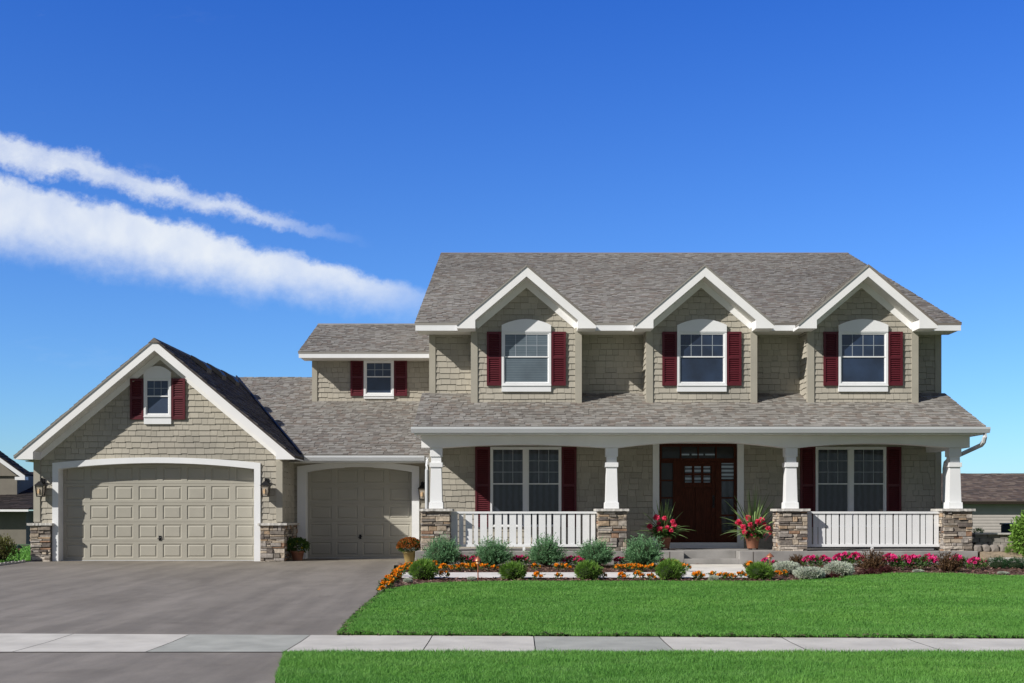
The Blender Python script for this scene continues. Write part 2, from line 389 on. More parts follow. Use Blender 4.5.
# ---- dormers
def gable_trim(xc, zc, xo, slope, yf, yw, h, zb, inner, name='rake_board'):
    """white boards of one gable; xo half width to eave tip"""
    ze = zc - slope*xo; mb = MB()
    for s_ in (-1, 1):
        xi = xo - inner
        P = [(0, zc-.03), (xo, ze-.03), (xo, zb), (xi, zb), (xi, zc-slope*xi-h), (0, zc-h)]
        Q = [(xc+s_*a, b_) for a, b_ in P]
        if s_ > 0: Q = Q[::-1]
        mb.prism(Q, yf, yf+.035)
        P = [(xo-.004, ze-.04), (xo-.004, zb+.004), (xi+.004, zb+.004), (xi+.004, zc-slope*xi-.06)]
        Q = [(xc+s_*a, b_) for a, b_ in P]
        if s_ > 0: Q = Q[::-1]
        mb.prism(Q, yf+.035, yw)
        # frieze board on the wall
        P = [(0, zc-h+.02), (xi, zc-slope*xi-h+.02), (xi, zc-slope*xi-h-.17), (0, zc-h-.17)]
        Q = [(xc+s_*a, b_) for a, b_ in P]
        if s_ > 0: Q = Q[::-1]
        mb.prism(Q, yw-.04, yw)
    part(mb, name, M_trimw)
    mb = MB()
    for s_ in (-1, 1):
        xi = xo - inner
        P = [(0, zc-h+.045), (xi, zc-slope*xi-h+.045), (xi, zc-slope*xi-h+.025), (0, zc-h+.025)]
        Q = [(xc+s_*a, b_) for a, b_ in P]
        if s_ > 0: Q = Q[::-1]
        # grooved soffit boards
        mb.prism(Q, yf+.035, yw)
        for k in range(1, int((yw-yf)/.11)):
            Q2 = [(a, b_-.004) for a, b_ in Q]; y_ = yf+.035+k*.11
            mb.prism(Q2, y_, y_+.09)
    part(mb, 'soffit', M_soffit)

def window(xc, y, w, z0, z1, trim=.06, cols=4, rows=2, rail=None, header=None, sill=.0, units=1, pane=M_glass, mull=.09, gridsash=True, shut=None, zs=None):
    """double-hung window: trim, sashes, muntins (frame) > pane; w is outside of trim"""
    x0, x1 = xc-w/2, xc+w/2; mb = MB()
    yf = y-.075
    mb.box(x0, x0+trim, yf, y, z0, z1); mb.box(x1-trim, x1, yf, y, z0, z1)
    top = trim if not header else .03
    mb.box(x0+trim, x1-trim, yf, y, z1-top, z1); mb.box(x0+trim, x1-trim, yf, y, z0, z0+trim*.8)
    if sill:
        mb.box(x0-.0, x1+.0, yf+.01, y, z0-sill, z0-.002); mb.box(x0-.004, x1+.004, yf-.012, y, z0-.03, z0-.002)
    if header:
        hs, hr = header; k = 12
        arc = [(x0 + (x1-x0)*i/k, z1 + hs + hr*(1-((i/k)*2-1)**2)) for i in range(k+1)]
        mb.prism([(x0, z1+.002), (x1, z1+.002)] + arc[::-1], yf-.015, y)
    gm = MB(); uw = (x1-x0-2*trim-(units-1)*mull)/units; sf = .03; panes = []
    rail = rail if rail is not None else (z0+z1)/2
    for u_ in range(units):
        a = x0+trim+u_*(uw+mull); b_ = a+uw; zt, zb = z1-top, z0+trim*.8
        if u_: mb.box(a-mull, a, yf, y, zb, zt)
        ys = y-.058
        for (p, q, yy) in ((rail, zt, ys), (zb, rail+.03, ys+.010)):
            mb.box(a, a+sf, yy, y, p, q); mb.box(b_-sf, b_, yy, y, p, q)
            mb.box(a+sf, b_-sf, yy, y, q-sf, q); mb.box(a+sf, b_-sf, yy, y, p, p+sf)
        gx0, gx1, gz0, gz1 = a+sf, b_-sf, rail+sf, zt-sf
        for c_ in range(1, cols):
            xx = gx0+(gx1-gx0)*c_/cols; gm.box(xx-.007, xx+.007, ys+.012, y, gz0, gz1)
        for r_ in range(1, rows):
            zz = gz0+(gz1-gz0)*r_/rows; gm.box(gx0, gx1, ys+.014, y, zz-.007, zz+.007)
        panes.append((a+sf, b_-sf, zb+sf, rail+.0, y-.034)); panes.append((gx0, gx1, gz0, gz1, y-.040))
    f_ = part(mb, 'window', M_white); part(gm, 'grille', M_grille, f_)
    for (a, b_, c_, d_, yy) in panes:
        p = MB(); j = random.uniform(-.0015, .0015)
        p.add([(a, yy+j, c_), (b_, yy-j, c_), (b_, yy-j, d_), (a, yy+j, d_)], [(0, 1, 2, 3)])
        part(p, 'pane', pane, f_)
    if shut:
        sw, s0, s1 = shut
        for s_ in (-1, 1):
            shutter(x0-sw-.005 if s_ < 0 else x1+.005, sw, s0, s1, y)
def shutter(x0, w, z0, z1, y):
    mb = MB(); x1 = x0+w; st = .055; yf = y-.07; zm = z0+(z1-z0)*.52
    mb.box(x0, x0+st, yf, y-.002, z0, z1); mb.box(x1-st, x1, yf, y-.002, z0, z1)
    for a, b_ in ((z0, z0+.075), (zm-.03, zm+.03), (z1-.065, z1)): mb.box(x0+st, x1-st, yf+.003, y-.002, a, b_)
    mb.box(x0+st, x1-st, y-.034, y-.004, z0+.075, z1-.065)
    for a, b_ in ((z0+.075, zm-.03), (zm+.03, z1-.065)):
        k = max(2, int((b_-a)/.05)); d = (b_-a)/k
        for i in range(k):
            zz = a+i*d
            mb.add([(x0+st, yf+.008, zz+.004), (x1-st, yf+.008, zz+.004), (x1-st, y-.035, zz+d-.002), (x0+st, y-.035, zz+d-.002),
                    (x0+st, y-.033, zz+.004), (x1-st, y-.033, zz+.004)], [(0, 1, 2, 3), (0, 4, 5, 1)])
    part(mb, 'shutter', M_shutter)

DY, DF = -.80, -1.38
for i, (xc, xr) in enumerate(((X(526.3, DY), X(526.6, DF)), (X(701.5, DY), X(703.5, DF)), (X(862.5, DY), X(865, DF)))):
    hw = 1.36; zc = 7.58; xo = 1.705; sl = .85
    xr = xc + (xr-xc)*.3
    zt = zc-.27
    zr = lambda dx: zc-sl*abs(dx)-.15
    W = [(xc-hw, 4.17), (xc+hw, 4.17), (xc+hw, zr(hw+xc-xr)), (xr, zc-.15), (xc-hw, zr(-hw+xc-xr))]
    wall_front('dormer_wall', DY, [W], HR, HR)
    for s_ in (-1, 1):
        xs = xc+s_*hw
        rg = [(DY, 4.17), (.1, 4.4), (.1, 6.1), (DY, 6.1)]
        wall_side('dormer_wall', xs, [rg if s_ > 0 else rg], HR, HR, s_)
    for s_ in (-1, 1):
        a, b_ = sorted((xc+s_*(hw+.022), xc+s_*(hw-.145)))
        mb = MB(); mb.box(a, b_, DY-.045, DY+.11, 4.12, 6.12); part(mb, 'corner_board', M_board)
    mb = MB()
    ze = zc-sl*xo; yv = (ze-EZ)/SL+EY; yb = (zc-EZ)/SL+EY+.02
    for s_ in (-1, 1):
        P = [(xr+s_*xo, DF-.02, ze), (xr, DF-.02, zc), (xr, yb, zc), (xr+s_*xo, yv, ze)]
        roof_plane(mb, P, (0, 1, 0), 20+i*2+s_)
    part(mb, 'dormer_roof', M_roof)
    gable_trim(xr, zc, xo, sl, DF, DY, .29, Z(328.3, DF), .45)
    wxc = xc
    window(wxc, DY, 1.23, Z(385, DY), Z(332.4, DY), .055, 4, 2, Z(357.7, DY), header=(.17, .15), sill=.17,
           pane=M_blind if i == 0 else M_glass, shut=(.365, Z(385.8, DY), Z(332, DY)))

# ---- porch roof
PEY, PEZ, PSL = -2.65, 3.525, .395
PX0, PX1 = X(413, PEY), X(986, PEY)
mb = MB()
roof_plane(mb, [(PX0, PEY, PEZ), (PX1, PEY, PEZ), (PX1, -.0, PEZ+PSL*2.65), (PX0, 0, PEZ+PSL*2.65)], (1, 0, 0), 31)
part(mb, 'porch_roof', M_roof)
mb = MB()
def gutter(mb, x0, x1, y, ztop, h=.13, w=.13):
    prof = [(y, ztop-h), (y, ztop), (y-.008, ztop), (y-.008, ztop-h+.012), (y-w+.035, ztop-h+.012), (y-w+.008, ztop-.05), (y-w+.008, ztop+.0), (y-w-.006, ztop), (y-w-.006, ztop-.045), (y-w+.03, ztop-h)]
    mb.prismx(prof, x0, x1)
    for xx in (x0, x1-.004): mb.prismx([(y, ztop-h), (y, ztop), (y-w, ztop), (y-w, ztop-.045), (y-w+.03, ztop-h)], xx, xx+.004)
gutter(mb, PX0-.04, PX1+.06, PEY+.02, PEZ-.02, .135)
part(mb, 'gutter', M_gutter)
mb = MB()   # fascia behind gutter, side fascias, ceiling
mb.box(PX0+.02, PX1-.02, PEY+.02, PEY+.05, PEZ-.19, PEZ-.05)
for a in (PX0+.02, PX1-.05):
    mb.prismx([(PEY+.05, PEZ-.19), (-.01, PEZ-.19+.0), (-.01, PEZ+PSL*2.62-.06), (PEY+.05, PEZ-.045)], a, a+.03)
part(mb, 'fascia', M_white)
mb = MB(); mb.box(PX0+.06, PX1-.06, PEY+.05, -.05, PEZ-.185, PEZ-.165); part(mb, 'porch_ceiling', M_soffit)
# beam with shallow arches
BZ0, BZ1 = Z(447.6, -2.25), PEZ-.187
piers = [(X(421, -2.4), X(450, -2.4)), (X(598, -2.4), X(627, -2.4)), (X(779, -2.4), X(808, -2.4)), (X(944, -2.4), X(973, -2.4))]
cols = [(a+b_)/2 for a, b_ in piers]
mb = MB()
spans = [(-2.27, cols[0]-.18, 0)]
for i in range(3):
    a, b_ = cols[i]+.16, cols[i+1]-.16; rise = (.075, .14, .10)[i]; k = 16
    lo = [(a+(b_-a)*j/k, BZ0+rise*(1-((j/k)*2-1)**2)) for j in range(k+1)]
    for j in range(k):
        mb.prism([lo[j], lo[j+1], (lo[j+1][0], BZ1), (lo[j][0], BZ1)], -2.25, -1.9)
for c_ in (cols[1], cols[2]): mb.box(c_-.16, c_+.16, -2.25, -1.9, BZ0, BZ1)
mb.box(-2.27, cols[0]+.16, -2.25, -1.9, BZ0, BZ1); mb.box(cols[3]-.16, 10.74, -2.25, -1.9, BZ0, BZ1)
mb.box(-2.27, -2.0, -1.9, -.03, BZ0, BZ1); mb.box(10.47, 10.74, -1.9, -.03, BZ0, BZ1)
part(mb, 'porch_beam', M_trimw)

# ---- stone faces
def stones(mb, O, U, V, N, w, h, rnd):
    O, U, V, N = map(Vector, (O, U, V, N)); v = 0
    while v < h-.02:
        ch = rnd.choice((.045, .06, .075, .095, .12))
        if h-v-ch < .04: ch = h-v
        u = 0
        while u < w-.01:
            sw = rnd.uniform(.09, .36)
            if w-u-sw < .07: sw = w-u
            parts_ = [(v, ch)] if ch < .08 or rnd.random() < .5 else [(v, ch/2), (v+ch/2, ch/2)]
            for vv, hh in parts_:
                g_ = .005; d = rnd.uniform(.006, .05); j = lambda k=.006: rnd.uniform(-k, k)
                a, b_, c_, e = u+g_, u+sw-g_, vv+g_, vv+hh-g_
                bk = [(a, c_), (b_, c_), (b_, e), (a, e)]
                fr = [(a+.008+abs(j()), c_+.004+j(.004)), (b_-.008-abs(j()), c_+.004+j(.004)), (b_-.008-abs(j()), e-.004+j(.004)), (a+.008+abs(j()), e-.004+j(.004))]
                P = [O+U*p+V*q-N*.01 for p, q in bk] + [O+U*p+V*q+N*(d*.75) for p, q in bk] + [O+U*p+V*q+N*(d+j(.008)) for p, q in fr]
                mb.add(P, [(8, 9, 10, 11)] + [(i+o, (i+1) % 4+o, (i+1) % 4+4+o, i+4+o) for o in (0, 4) for i in range(4)])
            u += sw
        v += ch
def stone_block(name, x0, x1, y0, y1, z0, z1, seed, cap=True, faces='FLRB', capname='cap'):
    rnd = random.Random(seed); mb = MB(); mb.box(x0+.03, x1-.03, y0+.03, y1-.03, z0, z1)
    core = part(mb, name, M_mortar)
    mb = MB(); w, d, h = x1-x0-.06, y1-y0-.06, z1-z0
    if 'F' in faces: stones(mb, (x0+.0, y0+.03, z0), (1, 0, 0), (0, 0, 1), (0, -1, 0), x1-x0, h, rnd)
    if 'B' in faces: stones(mb, (x1-.0, y1-.03, z0), (-1, 0, 0), (0, 0, 1), (0, 1, 0), x1-x0, h, rnd)
    if 'L' in faces: stones(mb, (x0+.03, y1-.02, z0), (0, -1, 0), (0, 0, 1), (-1, 0, 0), y1-y0-.03, h, rnd)
    if 'R' in faces: stones(mb, (x1-.03, y0+.02, z0), (0, 1, 0), (0, 0, 1), (1, 0, 0), y1-y0-.03, h, rnd)
    part(mb, 'stone_facing', M_stone, core)
    if cap:
        mb = MB(); c_ = .055
        # rough edged cap
        n_ = 14; top = []; 
        per = [(x0-c_+(x1-x0+2*c_)*i/n_, y0-c_) for i in range(n_)] + [(x1+c_, y0-c_+(y1-y0+2*c_)*i/n_) for i in range(n_)] + \
              [(x1+c_-(x1-x0+2*c_)*i/n_, y1+c_) for i in range(n_)] + [(x0-c_, y1+c_-(y1-y0+2*c_)*i/n_) for i in range(n_)]
        A = [(p+rnd.uniform(-.008, .008), q+rnd.uniform(-.008, .008)) for p, q in per]
        k = len(A)
        mb.add([(p, q, z1+.002+rnd.uniform(-.003, .006)) for p, q in A] + [(p*.997+.003*(x0+x1)/2, q, z1+.06) for p, q in A],
               [tuple(range(k))[::-1], tuple(range(k, 2*k))] + [(i, (i+1) % k, (i+1) % k+k, i+k) for i in range(k)])
        part(mb, capname, M_cap, core)
    return core
FLOOR = .60
for i, (a, b_) in enumerate(piers):
    stone_block('porch_pier', a, b_, -2.38, -1.72, FLOOR, Z(511.3, -2.4), 40+i)
    c_ = cols[i]; yc = -2.06; zt = Z(508.6, -2.3)
    mb = MB()
    mb.frust(c_-.17, c_+.17, yc-.17, yc+.17, zt, c_-.165, c_+.165, yc-.165, yc+.165, zt+.15)
    mb.frust(c_-.145, c_+.145, yc-.145, yc+.145, zt+.15, c_-.118, c_+.118, yc-.118, yc+.118, BZ0-.2)
    mb.box(c_-.155, c_+.155, yc-.155, yc+.155, Z(467, -2.2), Z(462.5, -2.2))
    mb.box(c_-.145, c_+.145, yc-.145, yc+.145, BZ0-.21, BZ0-.003)
    part(mb, 'porch_column', M_white, bevel=.004)
# ---- porch slab with a notched step
NX0, NX1 = X(684, -2.4), X(739.3, -2.4)
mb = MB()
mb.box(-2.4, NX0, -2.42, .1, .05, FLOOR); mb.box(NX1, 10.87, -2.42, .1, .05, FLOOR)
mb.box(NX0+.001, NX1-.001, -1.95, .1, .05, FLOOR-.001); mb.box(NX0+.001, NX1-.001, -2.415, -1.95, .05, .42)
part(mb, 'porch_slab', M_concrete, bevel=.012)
for xx in (X(669.5, -2.4), X(753, -2.4), X(865, -2.4), X(560, -2.4)):
    mb = MB(); mb.box(xx-.008, xx+.008, -2.425, -2.415, .2, FLOOR-.012); part(mb, 'control_joint', M_mortar)
# ---- railings
def railing(x0, x1):
    mb = MB(); y = -2.08; zt, zb = Z(511.5, -2.1), Z(545.5, -2.1)
    mb.box(x0, x1, y-.05, y+.05, zt-.05, zt); mb.box(x0, x1, y-.03, y+.03, zb-.03, zb+.03)
    m_ = (x0+x1)/2; mb.box(m_-.03, m_+.03, y-.025, y+.025, FLOOR, zb-.03)
    r_ = part(mb, 'railing', M_white)
    x = x0+.004; k = 0; L = x1-x0; pitch = L/round(L/.335)
    while x < x1-.05:
        for w_, o in ((.16, 0), (.1, .165+.033)):
            a = x+o; b_ = min(a+w_, x1-.005)
            if b_-a > .03:
                q = MB(); q.box(a, b_, y-.022, y+.004, zb+.03, zt-.05); part(q, 'baluster', M_white, r_)
        x += pitch
railing(piers[0][1]+.0, piers[1][0]); railing(piers[2][1], piers[3][0])

# ---- ground floor windows on the porch
for (px0, px1) in ((490.4, 561.2), (815, 885.4)):
    xa, xb = X(px0, 0), X(px1, 0)
    window((xa+xb)/2, 0, xb-xa, Z(527, 0), Z(447, 0), .04, 3, 3, Z(484.5, 0), units=2, pane=M_curtain, mull=.10,
           shut=(.385, Z(527, 0), Z(447, 0)))
# ---- entrance
mb = MB(); zt = Z(441.5, 0)
for a, b_ in ((X(652.7, 0), X(659, 0)), (X(737, 0), X(743.5, 0))): mb.box(a, b_, -.05, .02, FLOOR, zt)
mb.box(X(659, 0), X(737, 0), -.05, .02, Z(443.5, 0), zt)
mb.box(X(659, 0), X(737, 0), -.09, .12, FLOOR, Z(542.5, 0))
part(mb, 'door_surround', M_white)
ent = MB(); yb = .10; zsill = Z(542.5, 0); ztr = Z(461, 0); ztt = Z(443.5, 0)
def E(p): return X(p, 0)
for a, b_ in ((659.1, 661.5), (673, 680), (716, 721.5), (734, 736.9)): ent.box(E(a), E(b_), .0, yb, zsill, ztr)
ent.box(E(659.1), E(736.9), -.004, yb, ztr, Z(458.3, 0)); ent.box(E(659.1), E(736.9), 0, yb, ztt-.08, ztt)
for a, b_ in ((659.1, 662), (680.2, 681.4), (697.6, 698.8), (715.5, 716.7), (734, 736.9)): ent.box(E(a), E(b_), .003, yb, Z(458.3, 0), ztt-.08)
for a, b_ in ((661.5, 673), (721.5, 734)):   # sidelight rails
    ent.box(E(a), E(b_), .02, yb, zsill, zsill+.25)
    for k in range(1, 4):
        zz = zsill+.25+(ztr-zsill-.3)*k/4; ent.box(E(a), E(b_), .03, yb, zz-.02, zz+.02)
    ent.box(E(a), E(b_), .02, yb, ztr-.05, ztr)
ef = part(ent, 'door_frame', M_wood)
for a, b_, c_, d_, m_ in ((661.5, 673, zsill+.25, ztr-.05, M_darkpane), (721.5, 734, zsill+.25, ztr-.45, M_curtain), (721.5, 734, ztr-.45, ztr-.05, M_litepane),
                      (662, 680.2, Z(458.3, 0), ztt-.08, M_darkpane), (681.4, 697.6, Z(458.3, 0), ztt-.08, M_darkpane), (698.8, 715.5, Z(458.3, 0), ztt-.08, M_darkpane), (716.7, 734, Z(458.3, 0), ztt-.08, M_darkpane)):
    p = MB(); p.box(E(a), E(b_), .05, .06, c_, d_); part(p, 'pane', m_, ef)
for a, b_ in ((682, 689.5), (692, 703.5), (705.5, 715)):
    p = MB(); p.box(E(a), E(b_), .043, .048, Z(455.2, 0), Z(452.6, 0)); part(p, 'pane', M_litepane, ef)  # pale strips over the transom glass, painted as its reflections
dr = MB(); a, b_ = E(680), E(716); z0, z1 = zsill+.01, ztr; w = b_-a
yd = .035
dr.box(a, a+.11, yd, yb, z0, z1); dr.box(b_-.11, b_, yd, yb, z0, z1)
dr.box(a+.11, b_-.11, yd, yb, z0, z0+.22); dr.box(a+.11, b_-.11, yd, yb, z1-.13, z1)
zl0, zl1 = Z(482.5, 0), z1-.13
dr.box(a+.11, b_-.11, yd-.02, yb, zl0-.13, zl0); dr.box((a+b_)/2-.05, (a+b_)/2+.05, yd, yb, z0+.22, zl0-.13)
dr.box(a+.11, b_-.11, yd+.03, yb, z0+.22, zl0-.13)
for k in (1, 2):
    xx = a+.11+(w-.22)*k/3; dr.box(xx-.03, xx+.03, yd+.004, yb, zl0, zl1)
zz = (zl0+zl1)/2; dr.box(a+.11, b_-.11, yd+.008, yb, zz-.03, zz+.03)
door = part(dr, 'door', M_wood)
for k in range(3):
    for r_ in range(2):
        x_ = a+.11+(w-.22)*k/3+.03; p = MB(); zq = zl0 if r_ == 0 else zz+.03
        p.box(x_, x_+(w-.22)/3-.06, yd+.04, yd+.05, zq, (zz-.03) if r_ == 0 else zl1); part(p, 'pane', M_litepane, door)
p = MB(); p.box(b_-.085, b_-.035, yd-.012, yd-.001, z0+.88, z0+1.2); p.tube([(b_-.06, yd-.012, z0+1.12), (b_-.06, yd-.06, z0+1.1), (b_-.06, yd-.06, z0+.94), (b_-.06, yd-.012, z0+.92)], .01)
part(p, 'handle', M_metal, door)
mb = MB(); mb.box(DX0, DX1, .11, .16, .6, 3.31); part(mb, 'wall_backing', M_mortar)
mb = MB(); mb.box(E(682), E(722), -.62, -.1, FLOOR+.002, FLOOR+.022); dm = part(mb, 'doormat', M_mortar)
bpy.data.objects.remove(dm)

# ---- garage blocks
GY = -.5; GX0, GX1 = -12.15, -5.93; AX = -8.99; AZ = 5.82; GS = .836; GF = -1.0
def arch(x0, x1, z_end, rise, k=16): return [(x0+(x1-x0)*i/k, z_end+rise*(1-((i/k)*2-1)**2)) for i in range(k+1)]
def garage_door(x0, x1, z0, z_end, rise, tx0, tx1, tz_end, trise, y, rec, ncol, nrow, rh):
    mb = MB()     # trim
    yt = y-.05
    mb.box(tx0, x0, yt, y+.02, z0, z_end); mb.box(x1, tx1, yt, y+.02, z0, z_end)
    lo = arch(x0, x1, z_end, rise); hi = arch(tx0, tx1, tz_end, trise)
    for j in range(16):
        mb.prism([lo[j], lo[j+1], hi[j+1], hi[j]], yt, y+.02)
    mb.prism([(tx0, z_end), (x0, z_end), hi[0]], yt, y+.02); mb.prism([(x1, z_end), (tx1, z_end), hi[16]], yt, y+.02)
    # jambs and lintel reveal
    mb.box(x0-.03, x0-.001, y+.02, y+rec+.05, z0, z_end); mb.box(x1+.001, x1+.03, y+.02, y+rec+.05, z0, z_end)
    for j in range(16):
        (a, b_), (c_, d_) = lo[j], lo[j+1]; mb.prism([(a, b_), (c_, d_), (c_, d_+.04), (a, b_+.04)], y+.02, y+rec+.05)
    part(mb, 'garage_door_trim', M_white)
    mb = MB(); yd = y+rec; cw = (x1-x0)/ncol
    for r_ in range(nrow):
        za = z0+.015+r_*rh; zb = za+rh-.006
        for c_ in range(ncol):
            xa = x0+c_*cw; xb = xa+cw
            rects = [(xa, xb, za, zb, yd), (xa+.07, xb-.07, za+.065, zb-.065, yd), (xa+.085, xb-.085, za+.08, zb-.08, yd+.016),
                     (xa+.10, xb-.10, za+.095, zb-.095, yd+.016), (xa+.125, xb-.125, za+.12, zb-.12, yd+.002)]
            vs = []
            for (p, q, s0, s1, yy) in rects: vs += [(p, yy, s0), (q, yy, s0), (q, yy, s1), (p, yy, s1)]
            fs = [(4*l+i, 4*l+(i+1) % 4, 4*l+4+(i+1) % 4, 4*l+4+i) for l in range(4) for i in range(4)] + [(16, 17, 18, 19)]
            mb.add(vs, fs)
        mb.add([(x0, yd, zb), (x1, yd, zb), (x1, yd+.012, zb+.003), (x0, yd+.012, zb+.003), (x1, yd, zb+.006), (x0, yd, zb+.006)], [(0, 1, 2, 3), (3, 2, 4, 5)])
    mb.box(x0, x1, yd+.02, yd+.06, z0, z0+nrow*rh+.1)
    g_ = part(mb, 'garage_door', M_garage)
    mb = MB(); mb.box(x0, x1, yd-.006, yd+.02, z0, z0+.014); part(mb, 'threshold_seal', M_gutter, g_)
    xm = (x0+x1)/2; zz = z0+rh*1.02
    mb = MB(); mb.box(xm-.03, xm+.03, yd-.02, yd-.001, zz+.02, zz+.14); mb.tube([(xm-.06, yd-.03, zz+.06), (xm+.06, yd-.03, zz+.1)], .01, 6)
    part(mb, 'handle', M_metal, g_)
Q0, Q1, QT0, QT1 = X(59, GY), X(254.5, GY), X(53, GY), X(260.8, GY)
garage_door(Q0, Q1, .285, 2.61, .15, QT0, QT1, 2.76, .14, GY, .27, 8, 6, .488)
G0 = .2
zr = lambda x: AZ-GS*abs(x-AX)-.15
lo = arch(Q0, Q1, 2.61+.03, .15)
regs = [[(GX0, G0), (Q0, G0), (Q0, 2.7), (GX0, 2.7)], [(Q1, G0), (GX1, G0), (GX1, 2.7), (Q1, 2.7)]]
hi_ = 2.83
regs = [rect(GX0, QT0+.03, G0, hi_), rect(QT1-.03, GX1, G0, hi_)]
regs[0] = [(GX0, G0), (QT0+.03, G0), (QT0+.03, hi_), (GX0, hi_)]
regs += [[(GX0, hi_+.001), (GX1, hi_+.001), (GX1, zr(GX1)), (AX, zr(AX)), (GX0, zr(GX0))]] if zr(GX0) > hi_+.05 else \
        [[(GX0, hi_+.001), (GX1, hi_+.001), (AX, zr(AX))]]
GXc = [(QT0+.03, 2.755), (QT1-.03, 2.755), (QT1-.03, hi_), (QT0+.03, hi_)]
wall_front('wall', GY, regs+[GXc], HR, HR)
wall_side('wall', GX1, [[(GY, G0), (1.1, G0), (1.1, 2.95), (GY, 2.95)]], HR, HR, 1)
wall_side('wall', GX0, [[(14, G0), (GY, G0), (GY, 2.95), (14, 2.95)][::-1]], HR, HR, -1)
mb = MB(); mb.box(GX0, XL, 14.0, 14.1, .2, 3.0); mb.prism([(GX0, 3), (GX1, 3), (AX, AZ-.2)], 14, 14.1); part(mb, 'rear_wall', M_siding)
for a, b_ in ((GX1-.14, GX1+.024), (GX0-.024, GX0+.14)):
    mb = MB(); mb.box(a, b_, GY-.045, GY+.12, 1.28, 2.9); part(mb, 'corner_board', M_board)
# garage gable roof
mb = MB(); xo = 3.48; ze = AZ-GS*xo
roof_plane(mb, [(AX-xo, GF-.02, ze), (AX, GF-.02, AZ), (AX, 14.6, AZ), (AX-xo, 14.6, ze)], (0, 1, 0), 50)
mb.prism([(AX-.14, AZ-.1), (AX+.14, AZ-.1), (AX, AZ+.025)], GF-.03, 14.6)
part(mb, 'garage_roof', M_roof)
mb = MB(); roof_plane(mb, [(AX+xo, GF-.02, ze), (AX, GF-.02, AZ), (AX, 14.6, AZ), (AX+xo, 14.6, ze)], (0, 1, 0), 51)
part(mb, 'garage_roof', M_roofshade)
gable_trim(AX, AZ, xo, GS, GF, GY, .29, 2.83, .47)
mb = MB()   # side eave fascias
mb.box(AX-xo-.0, AX-xo+.03, GF+.04, 14.5, 2.835, ze-.03); mb.box(AX+xo-.03, AX+xo-.003, GF+.04, .3, 2.835, ze-.03)
part(mb, 'fascia', M_white)
mb = MB(); mb.box(AX-xo+.03, GX0-.03, GF+.6, 14.4, ze-.11, ze-.09); part(mb, 'soffit', M_soffit)
mb = MB(); gutter(mb, 0, .35, 0, 0)
# garage gable window
wc = (X(144.6, GY)+X(171.8, GY))/2
window(wc, GY, .685, Z(416.3, GY), Z(378.7, GY), .05, 3, 2, Z(397, GY), header=(.16, .15), sill=.2, shut=(.345, Z(419.6, GY), Z(378.7, GY)))
# stone wainscot
SZ = Z(525.5, GY)
stone_block('stone_wainscot', GX0-.07, QT0-.01, GY-.14, GY+.3, .2, SZ, 60, faces='FL')
stone_block('stone_wainscot', QT1+.01, GX1+.1, GY-.14, 1.1, .2, SZ, 61, faces='FR')

# ---- link block with second garage door
LY = 1.1; MZ, MSL, MEY = 3.0, .4, .3; MRY = 7.4; MRZ = MZ+MSL*(MRY-MEY)
K0, K1, KT0, KT1 = X(306, LY), X(412, LY), X(297.5, LY), X(419.3, LY)
garage_door(K0, K1, .285, Z(472, LY), .13, KT0, KT1, Z(466.5, LY), .12, LY, .27, 4, 6, .488)
wall_front('wall', LY, [rect(GX1, KT0+.03, G0, 2.95), rect(KT1-.03, XL, G0, 2.95), rect(KT0+.03, KT1-.03, Z(467.5, LY), 2.95)], HR, HR)
mb = MB()
VX0 = AX + (AZ-MZ)/GS
roof_plane(mb, [(VX0-.05, MEY, MZ), (XL, MEY, MZ), (XL, MRY, MRZ), (AX-.05, MRY, MRZ)], (1, 0, 0), 55)
roof_plane(mb, [(AX, MRY, MRZ-.001), (XL, MRY, MRZ-.001), (XL, 2*MRY-MEY, MZ), (AX, 2*MRY-MEY, MZ)], (1, 0, 0), 56, course=.28, wmin=.5, wmax=1)
part(mb, 'garage_roof', M_roof)
mb = MB()   # valley flashing
va, vb = Vector((VX0, MEY, MZ)), Vector((AX, MRY, MRZ))
mb.tube([va+Vector((.02, -.02, .035)), vb+Vector((.02, 0, .035))], .03, 6); part(mb, 'valley_flashing', M_metal)
mb = MB(); gutter(mb, AX+xo+.01, XL-.16, MEY+.02, MZ-.02, .13)
part(mb, 'gutter', M_gutter)
mb = MB(); mb.box(VX0, XL, MEY+.02, MEY+.05, MZ-.19, MZ-.05); part(mb, 'fascia', M_white)
mb = MB(); mb.box(GX1+.02, XL, MEY+.05, LY, MZ-.185, MZ-.165); part(mb, 'soffit', M_soffit)
# roof vents on the garage ridge
for y_ in (1.6, 3.2, 4.8):
    mb = MB(); x_ = AX+.42; z_ = AZ-GS*.42
    mb.prism([(x_-.2, z_+.13), (x_+.24, z_-.24), (x_+.27, z_-.07), (x_+.2, z_+.03), (x_-.02, z_+.18), (x_-.17, z_+.27)], y_-.22, y_+.22)
    mb.prism([(x_-.24, z_+.15), (x_+.32, z_-.31), (x_+.33, z_-.29), (x_-.23, z_+.175)], y_-.3, y_+.3)
    part(mb, 'roof_vent', M_metal)
